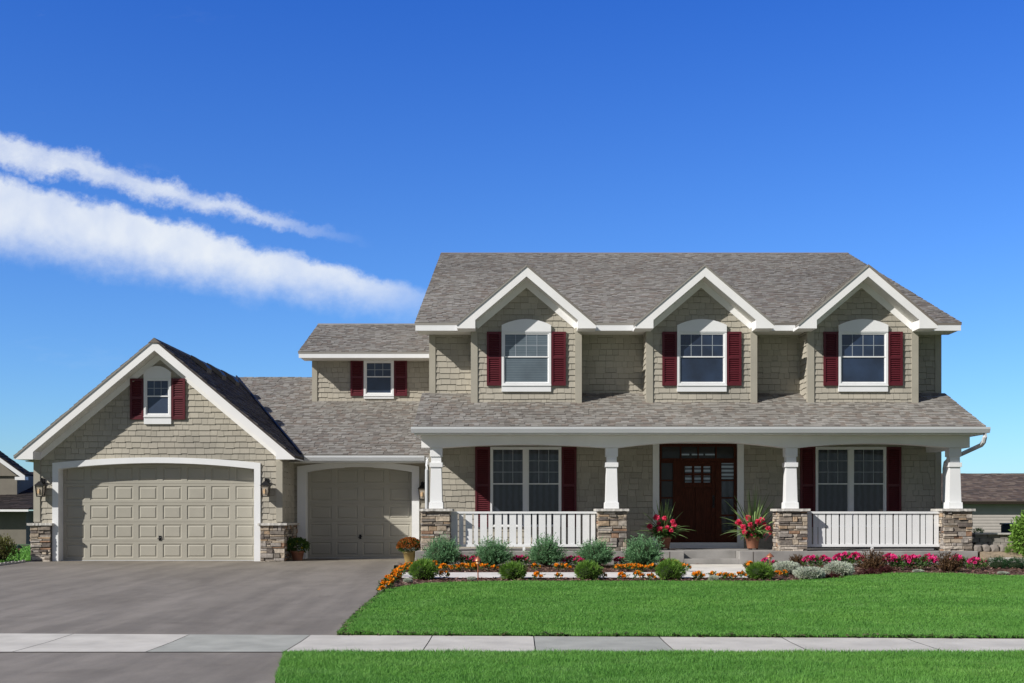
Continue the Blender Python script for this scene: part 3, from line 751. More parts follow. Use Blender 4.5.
# ---- upper room over the garage
UY = 4.9; UX = X(313, UY); UE = 4.15; UZ = Z(352, UE); URY = 7.6; URZ = UZ+SL*(URY-UE); URX = X(298, UE)
wall_front('wall', UY, [rect(UX, XL, 4.7, UZ-.15)], HR, HR)
wall_side('wall', UX, [[(11, 4.2), (UY, 4.7), (UY, UZ-.13), (URY, URZ-.15), (11, UZ-.13)][::-1]], HR, HR, -1)
mb = MB(); mb.box(UX-.024, UX+.13, UY-.045, UY+.1, 4.72, UZ-.16); part(mb, 'corner_board', M_board)
mb = MB()
roof_plane(mb, [(URX, UE, UZ), (XL, UE, UZ), (XL, URY, URZ), (URX, URY, URZ)], (1, 0, 0), 58)
roof_plane(mb, [(URX, URY, URZ-.001), (XL, URY, URZ-.001), (XL, 2*URY-UE, UZ), (URX, 2*URY-UE, UZ)], (1, 0, 0), 59, course=.28, wmin=.5, wmax=1)
mb.prismx([(URY-.15, URZ-.045), (URY+.15, URZ-.045), (URY, URZ+.03)], URX, XL)
part(mb, 'roof', M_roof)
mb = MB(); mb.box(URX+.02, XL, UE+.005, UE+.04, UZ-.17, UZ-.03)
mb.prismx([(UE+.04, UZ-.17), (URY, URZ-.2), (URY, URZ-.055), (UE+.04, UZ-.035)], URX+.02, URX+.055)
part(mb, 'fascia', M_white)
mb = MB(); mb.box(URX+.06, XL, UE+.04, UY, UZ-.165, UZ-.145); part(mb, 'soffit', M_soffit)
wa, wb = X(364, UY), X(394, UY)
window((wa+wb)/2, UY, wb-wa, Z(395.5, UY), Z(360.3, UY), .06, 3, 2, Z(377.5, UY), sill=.1, shut=(.39, Z(396, UY), Z(360.3, UY)))

# ---- downspouts
mb = MB()
mb.tube([(10.93, -2.68, 3.40), (10.93, -2.67, 3.28), (10.93, -2.6, 3.17), (10.93, -2.45, 3.1), (10.93, -.35, 2.84), (10.93, -.16, 2.78), (10.93, -.09, 2.64), (10.93, -.09, .35), (10.95, -.3, .3)], .055, 8)
part(mb, 'downspout', M_gutter)
mb = MB()
mb.tube([(-2.31, .2, 2.93), (-2.31, .18, 2.82), (-2.31, .02, 2.72), (-2.31, -.03, 2.6), (-2.31, -.03, .4), (-2.36, -.1, .32)], .045, 8)
part(mb, 'downspout', M_gutter)

# ---- wall lanterns
def lantern(x, y, z):
    mb = MB(); mb.box(x-.05, x+.05, y-.05, y-.01, z+.0, z+.26)
    mb.tube([(x, y-.05, z+.1), (x, y-.1, z+.24), (x, y-.17, z+.27), (x, y-.19, z+.22)], .012, 6)
    yc = y-.19
    mb.frust(x-.12, x+.12, yc-.12, yc+.12, z+.08, x-.03, x+.03, yc-.03, yc+.03, z+.19)
    mb.box(x-.075, x+.075, yc-.075, yc+.075, z-.2, z-.18)
    for a in (-1, 1):
        for b_ in (-1, 1): mb.frust(x+a*.07-.007, x+a*.07+.007, yc+b_*.07-.007, yc+b_*.07+.007, z-.18, x+a*.095-.007, x+a*.095+.007, yc+b_*.095-.007, yc+b_*.095+.007, z+.08)
    l = part(mb, 'wall_lantern', M_metal)
    mb = MB(); mb.frust(x-.065, x+.065, yc-.065, yc+.065, z-.178, x-.088, x+.088, yc-.088, yc+.088, z+.078); part(mb, 'lantern_glass', M_lamp, l)
    mb = MB(); mb.tube([(x, yc-.095, z-.12), (x, yc-.096, z+.0)], .012, 6); mb.tube([(x-.03, yc-.096, z-.12), (x-.03, yc-.096, z-.03)], .008, 6); part(mb, 'bulb', M_bulb, l)
lantern(X(43.5, GY), GY-.0, Z(489, GY)); lantern(X(267, GY), GY-.0, Z(489, GY)); lantern(X(423, LY), LY, Z(492, LY))

# ------------------------------------------------------------------ SETTING
def sheet(name, poly, dz, mat, kind='structure'):
    bm = bmesh.new(); f_ = bm.faces.new([bm.verts.new((x, y, 0)) for x, y in poly])
    for (yy, _) in SIDE_Y[1:-1]:
        bmesh.ops.bisect_plane(bm, geom=bm.verts[:]+bm.edges[:]+bm.faces[:], plane_co=(0, yy, 0), plane_no=(0, 1, 0))
    for v in bm.verts: v.co.z = gz(v.co.y)+dz
    bm.normal_update()
    for f_ in bm.faces:
        if f_.normal.z < 0: f_.normal_flip()
    me = bpy.data.meshes.new(name); bm.to_mesh(me); bm.free()
    o = obj(name, me, mat)
    if kind: o['kind'] = kind
    return o
sheet('ground', [(-500, -300), (500, -300), (500, 800), (-500, 800)], -.03, M_ground)
# pavement line (slightly oblique)
def sw_far(x): return -15.70 - .042*(x+6)
def sw_near(x): return -17.45 if x < -2.49 else -17.60
drive = [(-12.3, .9), (-12.25, -6), (-12.2, sw_far(-12.2)), (-2.14, sw_far(-2.14)), gpt(350, 624), gpt(383, 592), gpt(393, 575), (-2.9, -2.4), (-2.6, -2.4), (-2.4, -.1), (-2.3, 1.4), (-12.1, 1.4)]
sheet('driveway', drive, .004, M_asphalt)
sheet('driveway_apron', [(-12.2, sw_near(-5)), (-13.5, -22), (-1.2, -22), (-1.9, -20.5), gpt(275, 683), gpt(284, 654.5), (-2.5, sw_near(-5))], .004, M_asphalt)
sheet('road', [(-200, -32), (200, -32), (200, -22.01), (-200, -22.01)], .004, M_asphalt)
xs = [-14.1, -12.6, -11.1, -9.6, -8.2, -6.8, -5.41, -3.98, -2.5, -1.02, .2, 1.7, 3.15, 4.6, 6.05, 7.5, 9.0, 10.5, 12, 13.5, 15, 16.5, 18, 19.5, 21, 22.5, 24, 25.5, 27]
for i, (a, b_) in enumerate(zip(xs, xs[1:])):
    dark = i in (7, 10)
    g_ = .006
    o = sheet('pavement', [(a+g_, sw_near(a)), (b_-g_, sw_near(a)), (b_-g_, sw_far(b_)), (a+g_, sw_far(a))], .012, M_slabB if dark else M_slabA)
sheet('pavement_base', [(-14.2, sw_near(0)+.0), (27.1, sw_near(0)+.0), (27.1, sw_far(27.1)), (-14.2, sw_far(-14.2))], -.008, M_mortar)

bedfront = [gpt(*p) for p in ((383, 592.5), (400, 589), (425, 585.3), (460, 584), (500, 583.3), (560, 583), (620, 583), (700, 583), (760, 583.5), (786, 583.3), (820, 581),
            (855, 577.5), (890, 575.2), (925, 574.5), (960, 575.5), (1000, 577), (1024, 577.5), (1100, 579))]
lawn = [(X(335, -16), sw_far(-2.1)+.0)] + [gpt(347, 624), gpt(364, 608)] + bedfront + [(28, -7.0), (28, sw_far(28))]
lawn2 = [gpt(284, 654.5), gpt(275, 683), (-1.9, -20.5), (-1.2, -22), (28, -22), (28, sw_near(0)), (-2.45, sw_near(0))]
sheet('lawn', lawn, .02, M_soil); sheet('lawn', lawn2, .02, M_soil)
sheet('mulch_bed', bedfront + [(14.5, -7), (14.5, -.5), (10.8, .5), (10.5, -2.2), (-2.45, -2.3), (-2.6, -2.9), gpt(400, 563.5), gpt(393, 575)], .010, M_mulchbase)
sheet('walkway', [gpt(389, 579.3), gpt(748, 579)] + [gpt(749, 576), gpt(746, 570.5), (5.3, -2.45), (3.9, -2.45), gpt(684, 568.5), gpt(672, 573.6)] + [gpt(396, 573.8)], .03, M_walk)
sheet('side_lawn', [(-40, -12), (-12.4, -12), (-12.35, -1.0), (-12.7, 12), (-40, 12)], .0, M_soil)
sheet('side_lawn', [(14.5, -6.9), (40, -6.9), (40, 3), (11.2, 3), (11.2, .5), (14.5, -.5)], .0, M_soil)

# grass blades as real geometry
def inpoly(P, x, y):
    c = np.zeros(len(x), bool); n_ = len(P)
    for i in range(n_):
        x0, y0 = P[i]; x1, y1 = P[(i+1) % n_]
        if y0 == y1: continue
        c ^= ((y0 > y) != (y1 > y)) & (x < (x1-x0)*(y-y0)/(y1-y0)+x0)
    return c
def blades(name, P, dens, hmin, hmax, wid, label, xlim=None, dz=.02):
    xs_ = [p[0] for p in P]; ys_ = [p[1] for p in P]
    x0, x1 = min(xs_), max(xs_)
    if xlim: x0, x1 = max(x0, xlim[0]), min(x1, xlim[1])
    y0, y1 = min(ys_), max(ys_); N = int((x1-x0)*(y1-y0)*dens)
    x = RN.uniform(x0, x1, N); y = RN.uniform(y0, y1, N)
    # keep what a camera near the photo's could see; fewer blades with distance
    d = y+30; keep = (np.abs(x) < d*.55+1.5) & (RN.random(N) < np.clip((14/d)**1.3, .25, 1)) & inpoly(P, x, y)
    x, y, d = x[keep], y[keep], d[keep]; N = len(x)
    z = np.interp(y, [a for a, _ in SIDE_Y], [b_ for _, b_ in SIDE_Y])+dz-.005
    h = RN.uniform(hmin, hmax, N)*np.where(RN.random(N) < .06, 1.5, 1)*(1+.18*np.sin(x*5.1+2*np.sin(y*3.7))*np.sin(y*6.3+np.sin(x*4.1)))
    w = wid*RN.uniform(.6, 1.3, N)*np.clip(d/12, 1, 2.0); a = RN.uniform(0, 2*np.pi, N)
    lx, ly = RN.normal(0, .45, N)*h, RN.normal(0, .45, N)*h
    V = np.empty((N, 5, 3), np.float32); ca, sa = np.cos(a)*w, np.sin(a)*w
    V[:, 0] = np.stack([x-ca, y-sa, z], 1); V[:, 1] = np.stack([x+ca, y+sa, z], 1)
    V[:, 2] = np.stack([x+ca*.7+lx*.35, y+sa*.7+ly*.35, z+h*.6], 1); V[:, 3] = np.stack([x-ca*.7+lx*.35, y-sa*.7+ly*.35, z+h*.6], 1)
    V[:, 4] = np.stack([x+lx, y+ly, z+h], 1)
    base = (np.arange(N)*5)[:, None]
    q = (base+np.array([0, 1, 2, 3])[None]); t = (base+np.array([3, 2, 4])[None])
    loops = np.concatenate([q, t], 1).ravel().astype(np.int32)
    me = bpy.data.meshes.new(name); me.vertices.add(N*5); me.vertices.foreach_set('co', V.ravel())
    me.loops.add(len(loops)); me.loops.foreach_set('vertex_index', loops)
    me.polygons.add(N*2)
    st = np.empty((N, 2), np.int32); st[:, 0] = np.arange(N)*7; st[:, 1] = st[:, 0]+4
    me.polygons.foreach_set('loop_start', st.ravel())
    me.update(calc_edges=True); me.validate()
    o = obj(name, me, M_grass); tag(o, label, 'grass', kind='stuff'); return o
blades('grass', lawn, 6500, .03, .05, .0032, 'mown green lawn grass between the pavement and the flower bed', (-4, 15))
blades('grass', lawn2, 7500, .03, .05, .003, 'mown green grass on the verge in front of the pavement', (-4, 8))
blades('grass', [(-16, -2.4), (-12.6, -1.9), (-12.6, 4), (-16, 12), (-22, 12), (-20, -2)], 350, .05, .09, .012, 'green side lawn left of the garage beyond the driveway', dz=.0)
blades('grass', [(14, -6.3), (17, -6.3), (17, 2), (12, 2), (14, -.7)], 500, .05, .09, .012, 'green side grass right of the porch before the retaining wall', dz=.0)

# mulch chips
def chips(name, P, n_, label, dz=.012, mat=None, cat='mulch'):
    xs_ = [p[0] for p in P]; ys_ = [p[1] for p in P]
    x = RN.uniform(min(xs_), max(xs_), n_); y = RN.uniform(min(ys_), max(ys_), n_); k = inpoly(P, x, y); x, y = x[k], y[k]
    mb = MB()
    for a, b_ in zip(x, y):
        if inpoly(WALK, np.array([a]), np.array([b_]))[0]: continue
        t = random.uniform(0, 6.28); L = random.uniform(.02, .055); w = random.uniform(.008, .02); z = gz(b_)+dz+random.uniform(0, .03)
        c_, s_ = math.cos(t), math.sin(t); ti = random.uniform(-.015, .02)
        mb.add([(a-c_*L-s_*w, b_-s_*L+c_*w, z), (a-c_*L+s_*w, b_-s_*L-c_*w, z+.004), (a+c_*L+s_*w, b_+s_*L-c_*w, z+ti), (a+c_*L-s_*w, b_+s_*L+c_*w, z+ti+.006)], [(0, 1, 2, 3)])
    tag(mb.build(name, mat or M_mulch), label, cat, kind='stuff')
WALK = [gpt(389, 579.3), gpt(748, 579), gpt(749, 576), gpt(746, 570.5), (5.3, -2.45), (3.9, -2.45), gpt(684, 568.5), gpt(672, 573.6), gpt(396, 573.8)]
chips('mulch', bedfront + [(14.5, -7), (14.5, -.5), (10.8, .5), (10.8, -2.4), (-2.4, -2.4), (-2.6, -2.9), gpt(400, 563.5), gpt(393, 575)], 26000, 'reddish brown bark mulch spread over the flower bed')

chips('thatch', [(-2.2, sw_far(-2.2)-.01), (15, sw_far(15)-.01), (15, sw_far(15)+.05), (6, sw_far(6)+.09), (-2.2, sw_far(-2.2)+.05)], 5000, 'dry brown thatch along the cut lawn edge at the pavement', .02, M_thatch, 'thatch')
chips('thatch', [(-2.16, sw_far(-2.1)), (-2.08, sw_far(-2.1)), gpt(368, 608), gpt(384, 593), gpt(382, 593), gpt(363, 608), gpt(346, 624)], 2500, 'dry thatch along the lawn edge at the driveway', .008, M_thatch, 'thatch')

# ------------------------------------------------------------------ PLANTS
def leafquad(mb, p, d, w, L, rnd, fold=.3):
    d = Vector(d).normalized(); s_ = d.cross(Vector((rnd.uniform(-1, 1), rnd.uniform(-1, 1), rnd.uniform(-1, 1))))
    if s_.length < 1e-3: return
    s_.normalize(); p = Vector(p)
    mb.add([p, p+d*L*.5+s_*w, p+d*L, p+d*L*.5-s_*w], [(0, 1, 2, 3)])
def rdir(rnd, up=0):
    while True:
        v = Vector((rnd.uniform(-1, 1), rnd.uniform(-1, 1), rnd.uniform(-1+up, 1)))
        if .1 < v.length < 1: return v.normalized()
def ball(mb, c, r, n=10, sz=1):
    prof = [(max(.001, math.sin(math.pi*i/6)*r), -math.cos(math.pi*i/6)*r*sz) for i in range(7)]; mb.lathe(prof, c, n)
def mound(n_, rx, rz, L, w, seed, lumps=.12, shell=.55, outward=.8):
    """a rounded plant standing on z=0: leaves through the outer volume"""
    rnd = random.Random(seed); mb = MB(); ph = [rnd.uniform(0, 6.28) for _ in range(6)]
    for i in range(n_):
        d = rdir(rnd); 
        if d.z < -.75: continue
        a = math.atan2(d.y, d.x); k = 1+lumps*(math.sin(3*a+ph[0])+math.sin(5*a+4*d.z+ph[1])+.7*math.sin(9*a-7*d.z+ph[2]))/1.5
        r = k*(shell+(1-shell)*rnd.random()**.6); p = Vector((d.x*rx*r, d.y*rx*r, rz*(.5+.5*d.z*r)+.01))
        dd = d*outward+rdir(rnd)*(1-outward)+Vector((0, 0, .25)); leafquad(mb, p, dd, w*rnd.uniform(.7, 1.3), L*rnd.uniform(.6, 1.3), rnd)
    return mb
def lm(mb, name, mat, parent=None):
    me = bpy.data.meshes.new(name); me.from_pydata([tuple(v) for v in mb.v], [], mb.f); me.update()
    return obj(name, me, mat, parent)
def place(mb_parts, name, loc, label, cat, group=None, rot=0, sc=1):
    o = empty(name, loc, label, cat, group); o.rotation_euler.z = rot; o.scale = (sc,)*3 if not isinstance(sc, tuple) else sc
    for nm, me, mat in mb_parts:
        c_ = bpy.data.objects.new(nm, me); COL.objects.link(c_); c_.parent = o
        if not me.materials: me.materials.append(mat)
    return o
def mesh(mb, nm, smooth=False):
    me = bpy.data.meshes.new(nm); me.from_pydata([tuple(v) for v in mb.v], [], mb.f); me.update()
    if smooth: me.polygons.foreach_set('use_smooth', [True]*len(me.polygons))
    return me
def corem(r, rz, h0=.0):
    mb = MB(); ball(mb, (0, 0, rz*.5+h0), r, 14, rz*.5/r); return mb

# feathery blue-green shrubs
def blue_shrub(seed):
    rnd = random.Random(seed); mb = MB()
    for i in range(680):
        d = rdir(rnd, .75); d.z = abs(d.z)*.9+.12; d.normalize(); L = rnd.uniform(.30, .50)*(.75+.35*d.z)
        bend = Vector((rnd.uniform(-.1, .1), rnd.uniform(-.1, .1), rnd.uniform(-.05, .12)))
        p = Vector((rnd.uniform(-.12, .12), rnd.uniform(-.12, .12), .06+rnd.uniform(0, .1)))
        for k in range(9):
            t = .35+.65*k/8; q = p+d*L*t+bend*t*t
            for _ in range(2): leafquad(mb, q, d+rdir(rnd)*.75, .008, rnd.uniform(.045, .085), rnd)
    for i in range(70):     # seed heads
        d = rdir(rnd, .9); d.z = abs(d.z)+.5; d.normalize(); q = Vector((0, 0, .15))+d*rnd.uniform(.42, .58)
        mb.tube([q-d*.15, q], .003, 3)
    return mb
BSH = [(mesh(blue_shrub(s), 'foliage'), None) for s in (1, 2, 3)]
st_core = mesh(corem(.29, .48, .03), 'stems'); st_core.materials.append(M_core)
for i, (px, lab) in enumerate(((442.5, 'feathery blue-green shrub before the leftmost stone porch pier'), (492.5, 'feathery blue-green shrub under the left half of the left railing'),
        (546, 'feathery blue-green shrub under the right half of the left railing'), (595, 'feathery blue-green shrub just left of the second stone pier'),
        (643.5, 'feathery blue-green shrub right of the second pier, beside the left flower pot'))):
    y = -3.2
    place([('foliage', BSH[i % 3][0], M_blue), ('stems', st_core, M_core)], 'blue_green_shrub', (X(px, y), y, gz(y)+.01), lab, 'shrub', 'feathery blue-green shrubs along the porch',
          rot=i*1.3, sc=(.90 + .05*math.sin(i*2), .92, 1.02+.05*math.cos(i*3)))
# low bright evergreen balls
BXM = [mesh(mound(4200, .26, .33, .065, .006, s, .17, .7, .8), 'foliage') for s in (11, 12, 13)]
bc = mesh(corem(.215, .27), 'stems')
for i, (px, lab) in enumerate(((423.5, 'round bright green dwarf conifer nearest the driveway'), (513, 'round bright green dwarf conifer, second from the driveway'), (587.5, 'round bright green dwarf conifer in front of the second stone pier'),
        (670, 'round bright green dwarf conifer just left of the front steps'), (759.5, 'round bright green dwarf conifer just right of the front steps'))):
    x_, y_ = gpt(px, 580.3)
    place([('foliage', BXM[i % 3], M_box), ('stems', bc, M_core)], 'dwarf_conifer', (x_, y_, gz(y_)+.01), lab, 'shrub', 'round dwarf conifers along the lawn edge', rot=i*2.1, sc=(.88+.06*math.sin(i*5), .9, .98+.08*math.cos(i*4)))
# silver mounds
SVM = [mesh(mound(3200, .30, .26, .04, .008, s, .10, .75, .6), 'foliage') for s in (21, 22)]
sc_ = mesh(corem(.24, .2), 'stems')
for i, (px, py, k, kz, lab) in enumerate(((786, 575, .95, .95, 'silvery mound plant beside the copper path light'), (809, 580.5, .97, .9, 'silvery mound plant nearest the lawn edge'), (838.5, 577, .97, 1.05, 'silvery mound plant left of the tall bronze barberry'),
        (713.8, 582, .33, .42, 'small grey-green tuft at the lawn edge before the steps'), (408, 583.5, .30, .32, 'small grey-green tuft near the driveway corner'), (472, 581.5, .30, .30, 'small grey-green tuft before the left path light'),
        (918, 573.2, .38, .25, 'flat grey-green tuft in the bed under the right railing'), (1003, 575, .38, .22, 'flat grey-green tuft at the far right of the bed'), (817, 563, .5, .7, 'grey-green tuft behind the pink flowers by the third pier'))):
    x_, y_ = gpt(px, py)
    place([('foliage', SVM[i % 2], M_silver), ('stems', sc_, M_core)], 'silver_mound', (x_, y_, gz(y_)+.01), lab, 'plant', 'silver foliage plants in the bed', rot=i*1.7, sc=(k, k, kz))
# bronze barberries
def barberry(seed, n_=150):
    rnd = random.Random(seed); mb = MB()
    for i in range(n_):
        d = rdir(rnd, 1); d.z = abs(d.z)*1.1+.25; d.normalize(); L = rnd.uniform(.25, .48); q0 = Vector((rnd.uniform(-.05, .05), rnd.uniform(-.05, .05), 0))
        for k in range(8):
            t = .25+.75*k/7; q = q0+d*L*t
            for _ in range(3): leafquad(mb, q, d*.3+rdir(rnd), .014, rnd.uniform(.03, .05), rnd)
        mb.tube([q0, q0+d*L], .003, 3)
    return mb
BB = [mesh(barberry(s), 'foliage') for s in (31, 32)]
for i, (px, py, k, kz, m_, lab) in enumerate(((797, 566.5, .55, .65, M_barb, 'small bronze leaved barberry at the foot of the third pier'), (873, 571, .8, 1.05, M_barb, 'tall bronze leaved barberry in the middle of the pink flowers'), (949, 572.5, .78, 1.0, M_barb, 'bronze leaved barberry before the rightmost stone pier'))):
    x_, y_ = gpt(px, py)
    place([('foliage', BB[i % 2], m_)], 'barberry_bush', (x_, y_, gz(y_)+.01), lab, 'bush', 'bronze barberry bushes', rot=i, sc=(k, k, kz))
rb = mesh(barberry(33, 90), 'foliage'); rb.materials.append(M_barbr)
for px, py, lab in ((869, 576, 'low dark red barberry at the foot of the tall bronze one'), (831, 580, 'low dark red barberry between two silvery mounds'), (886, 573, 'low dark red seedling right of the tall bronze barberry')):
    x_, y_ = gpt(px, py); place([('foliage', rb, M_barbr)], 'barberry_bush', (x_, y_, gz(y_)+.01), lab, 'bush', 'low dark red barberries', sc=(.6, .6, .38))
# flowering clumps
def blossom(mb, c, r, rnd, n_=16):
    for _ in range(n_):
        d = rdir(rnd, .5); leafquad(mb, Vector(c)-d*r*.1, d, r*.45, r*1.15, rnd)
def flower_plant(seed, nf, rx, hz, fr, leaves=160):
    rnd = random.Random(seed); lf = mound(leaves, rx, hz, .05, .012, seed, .2, .3, .5); fl = MB()
    for _ in range(nf):
        d = rdir(rnd, 1.0); d.z = abs(d.z)
        blossom(fl, (d.x*rx*.9, d.y*rx*.9, hz*(.62+.5*d.z)), fr*rnd.uniform(.75, 1.2), rnd)
    return mesh(lf, 'foliage'), mesh(fl, 'flowers')
MG = [flower_plant(s, nf, .095, .13, .042, 90) for s, nf in ((41, 6), (42, 4), (43, 7))]
def marigolds(pts, lab, grp):
    for i, (px, py) in enumerate(pts):
        x_, y_ = gpt(px, py); a = MG[(i*7+len(pts)) % 3]
        z_ = gz(y_)+(.03 if inpoly(WALK, np.array([x_]), np.array([y_]))[0] else .01)
        place([('foliage', a[0], M_leaf), ('flowers', a[1], M_orange)], 'marigold', (x_, y_, z_), lab, 'flower', grp, rot=i*1.9, sc=random.uniform(.8, 1.15))
marigolds([(381.5, 594), (385, 591.5), (387.5, 588.5), (391, 586.5), (389.5, 584), (394, 583), (396.5, 580.5), (400, 578.5), (397.5, 577)], 'orange marigold in the strip lining the driveway edge', 'marigolds along the driveway edge')
marigolds([(402, 573.5), (405, 572.5), (407.5, 571), (411, 570.5), (415, 570), (419, 569.5), (434, 569)], 'orange marigold behind the round conifer nearest the driveway', 'marigolds by the driveway end of the walkway')
marigolds([(442.5, 572.5), (447, 571.5), (455, 572.5), (463, 571.5), (466.5, 570), (472, 572), (477, 571), (485, 572), (494, 571.5), (536, 571), (559, 572), (567, 571)], 'orange marigold behind the walkway left of the second pier', 'marigolds behind the walkway, left part')
marigolds([(617, 571), (621.5, 572), (625.5, 571), (630, 570), (634, 572), (637.5, 572.5), (641.5, 571.5), (648, 572), (652.5, 571)], 'orange marigold behind the walkway between the second pier and the steps', 'marigolds behind the walkway, right part')
marigolds([(674, 566), (677, 567.5), (682, 570.5), (686, 573)], 'orange marigold at the corner where walkway meets steps', 'marigolds at the step corner')
marigolds([(444, 580), (538, 580.5), (559, 580), (602, 580), (623, 581), (639, 581), (651.5, 582)], 'orange marigold in front of the walkway left of the steps', 'marigolds in front of the walkway, left part')
marigolds([(697, 581), (699.5, 580), (714, 580), (722.5, 581), (727, 580), (732.5, 581), (742, 580.5)], 'orange marigold at the lawn edge in front of the steps', 'marigolds in front of the steps')
marigolds([(749, 569), (777, 577), (783, 578)], 'orange marigold beside the round conifer right of the steps', 'marigolds right of the steps')
PK = [flower_plant(s, nf, .15, .24, .05, 260) for s, nf in ((51, 10), (52, 14), (53, 9))]
def pinks(pts, lab, grp, sc=1.):
    for i, (px, py) in enumerate(pts):
        x_, y_ = gpt(px, py); a = PK[(i*5) % 3]
        place([('foliage', a[0], M_leaf), ('flowers', a[1], M_pink)], 'pink_flower_clump', (x_, y_, gz(y_)+.01), lab, 'flower', grp, rot=i*1.9, sc=sc*random.uniform(1.0, 1.25))
pinks([(809, 568.5), (816, 569), (824, 568)], 'pink flowering clump between the third pier and the silver mounds', 'pink clumps by the third pier', .9)
pinks([(840, 567.5), (848, 567), (856, 568)], 'pink flowering clump left of the tall bronze barberry', 'pink clumps left of the barberry')
pinks([(890, 570.5), (898, 571), (906, 570.5), (914, 571), (922, 570.5), (930, 570)], 'pink flowering clump under the right half of the right railing', 'pink clumps right of the barberry')
pinks([(958, 569), (963, 569.5)], 'pink flowering clump beside the rightmost bronze barberry', 'pink clumps by the right pier', .85)
pinks([(975, 571), (981, 570)], 'pink flowering clump at the right end of the porch slab', 'pink clumps at the slab end', .85)
pinks([(460, 567), (466, 566), (475, 568)], 'pink flowering clump between the first and second blue shrubs', 'pink clumps in the left bed', .85)
pinks([(517, 567.5), (524, 567), (531, 567.5)], 'pink flowering clump between the second and third blue shrubs', 'pink clumps in the left bed middle', .8)
pinks([(566, 567.5), (573, 567), (579, 568)], 'pink flowering clump between the third and fourth blue shrubs', 'pink clumps in the left bed right', .75)
pinks([(619, 567), (626, 566.5), (664, 568)], 'pink flowering clump around the rightmost blue shrub', 'pink clumps near the steps', .65)
pinks([(766, 567), (775, 568)], 'pink flowering clump beside the copper path light', 'pink clumps by the path light', .6)

# potted plants
def pot(x, y, z, r, h, mat, parent, feet=False):
    mb = MB(); mb.lathe([(.001, 0), (r*.68, 0), (r*.7, .01), (r*.92, h*.78), (r*1.02, h*.8), (r*1.05, h), (r*.95, h), (r*.9, h*.86), (.001, h*.86)], (0, 0, 0), 28)
    me = mesh(mb, 'pot', True); return obj('pot', me, mat, parent)
def spike_pot(loc, lab, seed, heads, h=1.2, lean=0):
    rnd = random.Random(seed); o = empty('potted_geranium', loc, lab, 'potted plant'); pot(0, 0, 0, .185, .30, M_terra, o)
    mb = MB()
    for a in (0, 2.1, 4.2): mb.box(.11*math.cos(a)-.025, .11*math.cos(a)+.025, .11*math.sin(a)-.025, .11*math.sin(a)+.025, -.03, .002)
    obj('pot_feet', mesh(mb, 'pot_feet'), M_metal, o)
    mb = MB()
    for i in range(90):
        a = rnd.uniform(0, 6.28); e = rnd.uniform(.35, 1.5); L = rnd.uniform(.6, 1.05)*(h-.3)/.85; w = .015
        dr_ = Vector((math.cos(a)*math.cos(e), math.sin(a)*math.cos(e)*.7, math.sin(e))); p = Vector((0, 0, .3)); sd = dr_.cross(Vector((rnd.uniform(-1, 1), -1, .1))).normalized()
        pts = []
        for k in range(7):
            t = k/6; pts.append(p+dr_*L*t+Vector((0, 0, -.5*L*t*t*math.cos(e)**1.3)))
        vs = []
        for k, q in enumerate(pts): ww = w*(1-(k/6)**2)+.0015; vs += [q-sd*ww, q+sd*ww]
        mb.add(vs, [(2*k, 2*k+1, 2*k+3, 2*k+2) for k in range(6)])
    obj('spike_leaves', mesh(mb, 'spike_leaves'), M_spike, o)
    mb = mound(1300, .27, .38, .075, .028, seed, .2, .25, .4)
    me = mesh(mb, 'foliage'); me.transform(__import__('mathutils').Matrix.Translation((0, 0, .2))); obj('foliage', me, M_leaf, o)
    for (hx, hz, r) in heads:
        f_ = MB(); yy = rnd.uniform(-.28, -.15); blossom(f_, (0, 0, 0), r*1.3, rnd, 56)
        f_.tube([(0, 0, -.02), (-hx*.3, .12, -.2)], .004, 4)
        me = mesh(f_, 'flower_head'); q = obj('flower_head', me, M_coral, o); q.location = (hx, yy, hz)
PY = -1.25; s_ = (PY+30)/F
def hd(px, py, x0, r): return ((px-x0)*s_, (548.9-py)*s_, r)
spike_pot((X(664, PY), PY, FLOOR+.03), 'terracotta pot of coral geraniums and spiky grass left of the front door', 71,
          [hd(655.5, 518, 664, .07), hd(663.5, 519, 664, .055), hd(649, 527, 664, .06), hd(659, 530, 664, .075), hd(666, 528.5, 664, .06), hd(671.5, 522, 664, .05), hd(673, 525.5, 664, .06), hd(658, 524, 664, .045), hd(670, 531, 664, .05)], 1.12)
spike_pot((X(752.5, PY), PY, FLOOR+.03), 'terracotta pot of coral geraniums and spiky grass right of the front door', 72,
          [hd(737.5, 523, 752.5, .07), hd(746.5, 518.5, 752.5, .06), hd(741.5, 527.5, 752.5, .06), hd(748.5, 525, 752.5, .055), hd(750, 529, 752.5, .06), hd(756.5, 522.5, 752.5, .065), hd(751, 534.5, 752.5, .075), hd(763, 525, 752.5, .05), hd(766, 529, 752.5, .055), hd(769.5, 533, 752.5, .05), hd(742.5, 532.5, 752.5, .06), hd(760, 520, 752.5, .055)], 1.42)
o = empty('potted_chrysanthemum', (X(409.5, -1.1), -1.1, gz(-1.1)+.006), 'mustard pot with a round rust-coloured chrysanthemum at the porch corner', 'potted plant')
pot(0, 0, 0, .165, .27, M_mustard, o)
me = mesh(mound(1500, .29, .36, .045, .014, 81, .05, .6, .7), 'foliage'); me.transform(__import__('mathutils').Matrix.Translation((0, 0, .2))); obj('foliage', me, M_leaf, o)
mb = MB(); rnd = random.Random(82)
for _ in range(520):
    d = rdir(rnd, .8); d.z = d.z if d.z > -.1 else -d.z; blossom(mb, (d.x*.31, d.y*.31, .37+d.z*.24), .026, rnd, 8)
obj('flowers', mesh(mb, 'flowers'), M_mum, o)
o = empty('potted_plant', (X(297.5, -.1), -.1, gz(-.1)+.006), 'terracotta pot with a leafy green plant and few yellow flowers between the garage doors', 'potted plant')
pot(0, 0, 0, .175, .25, M_terra, o)
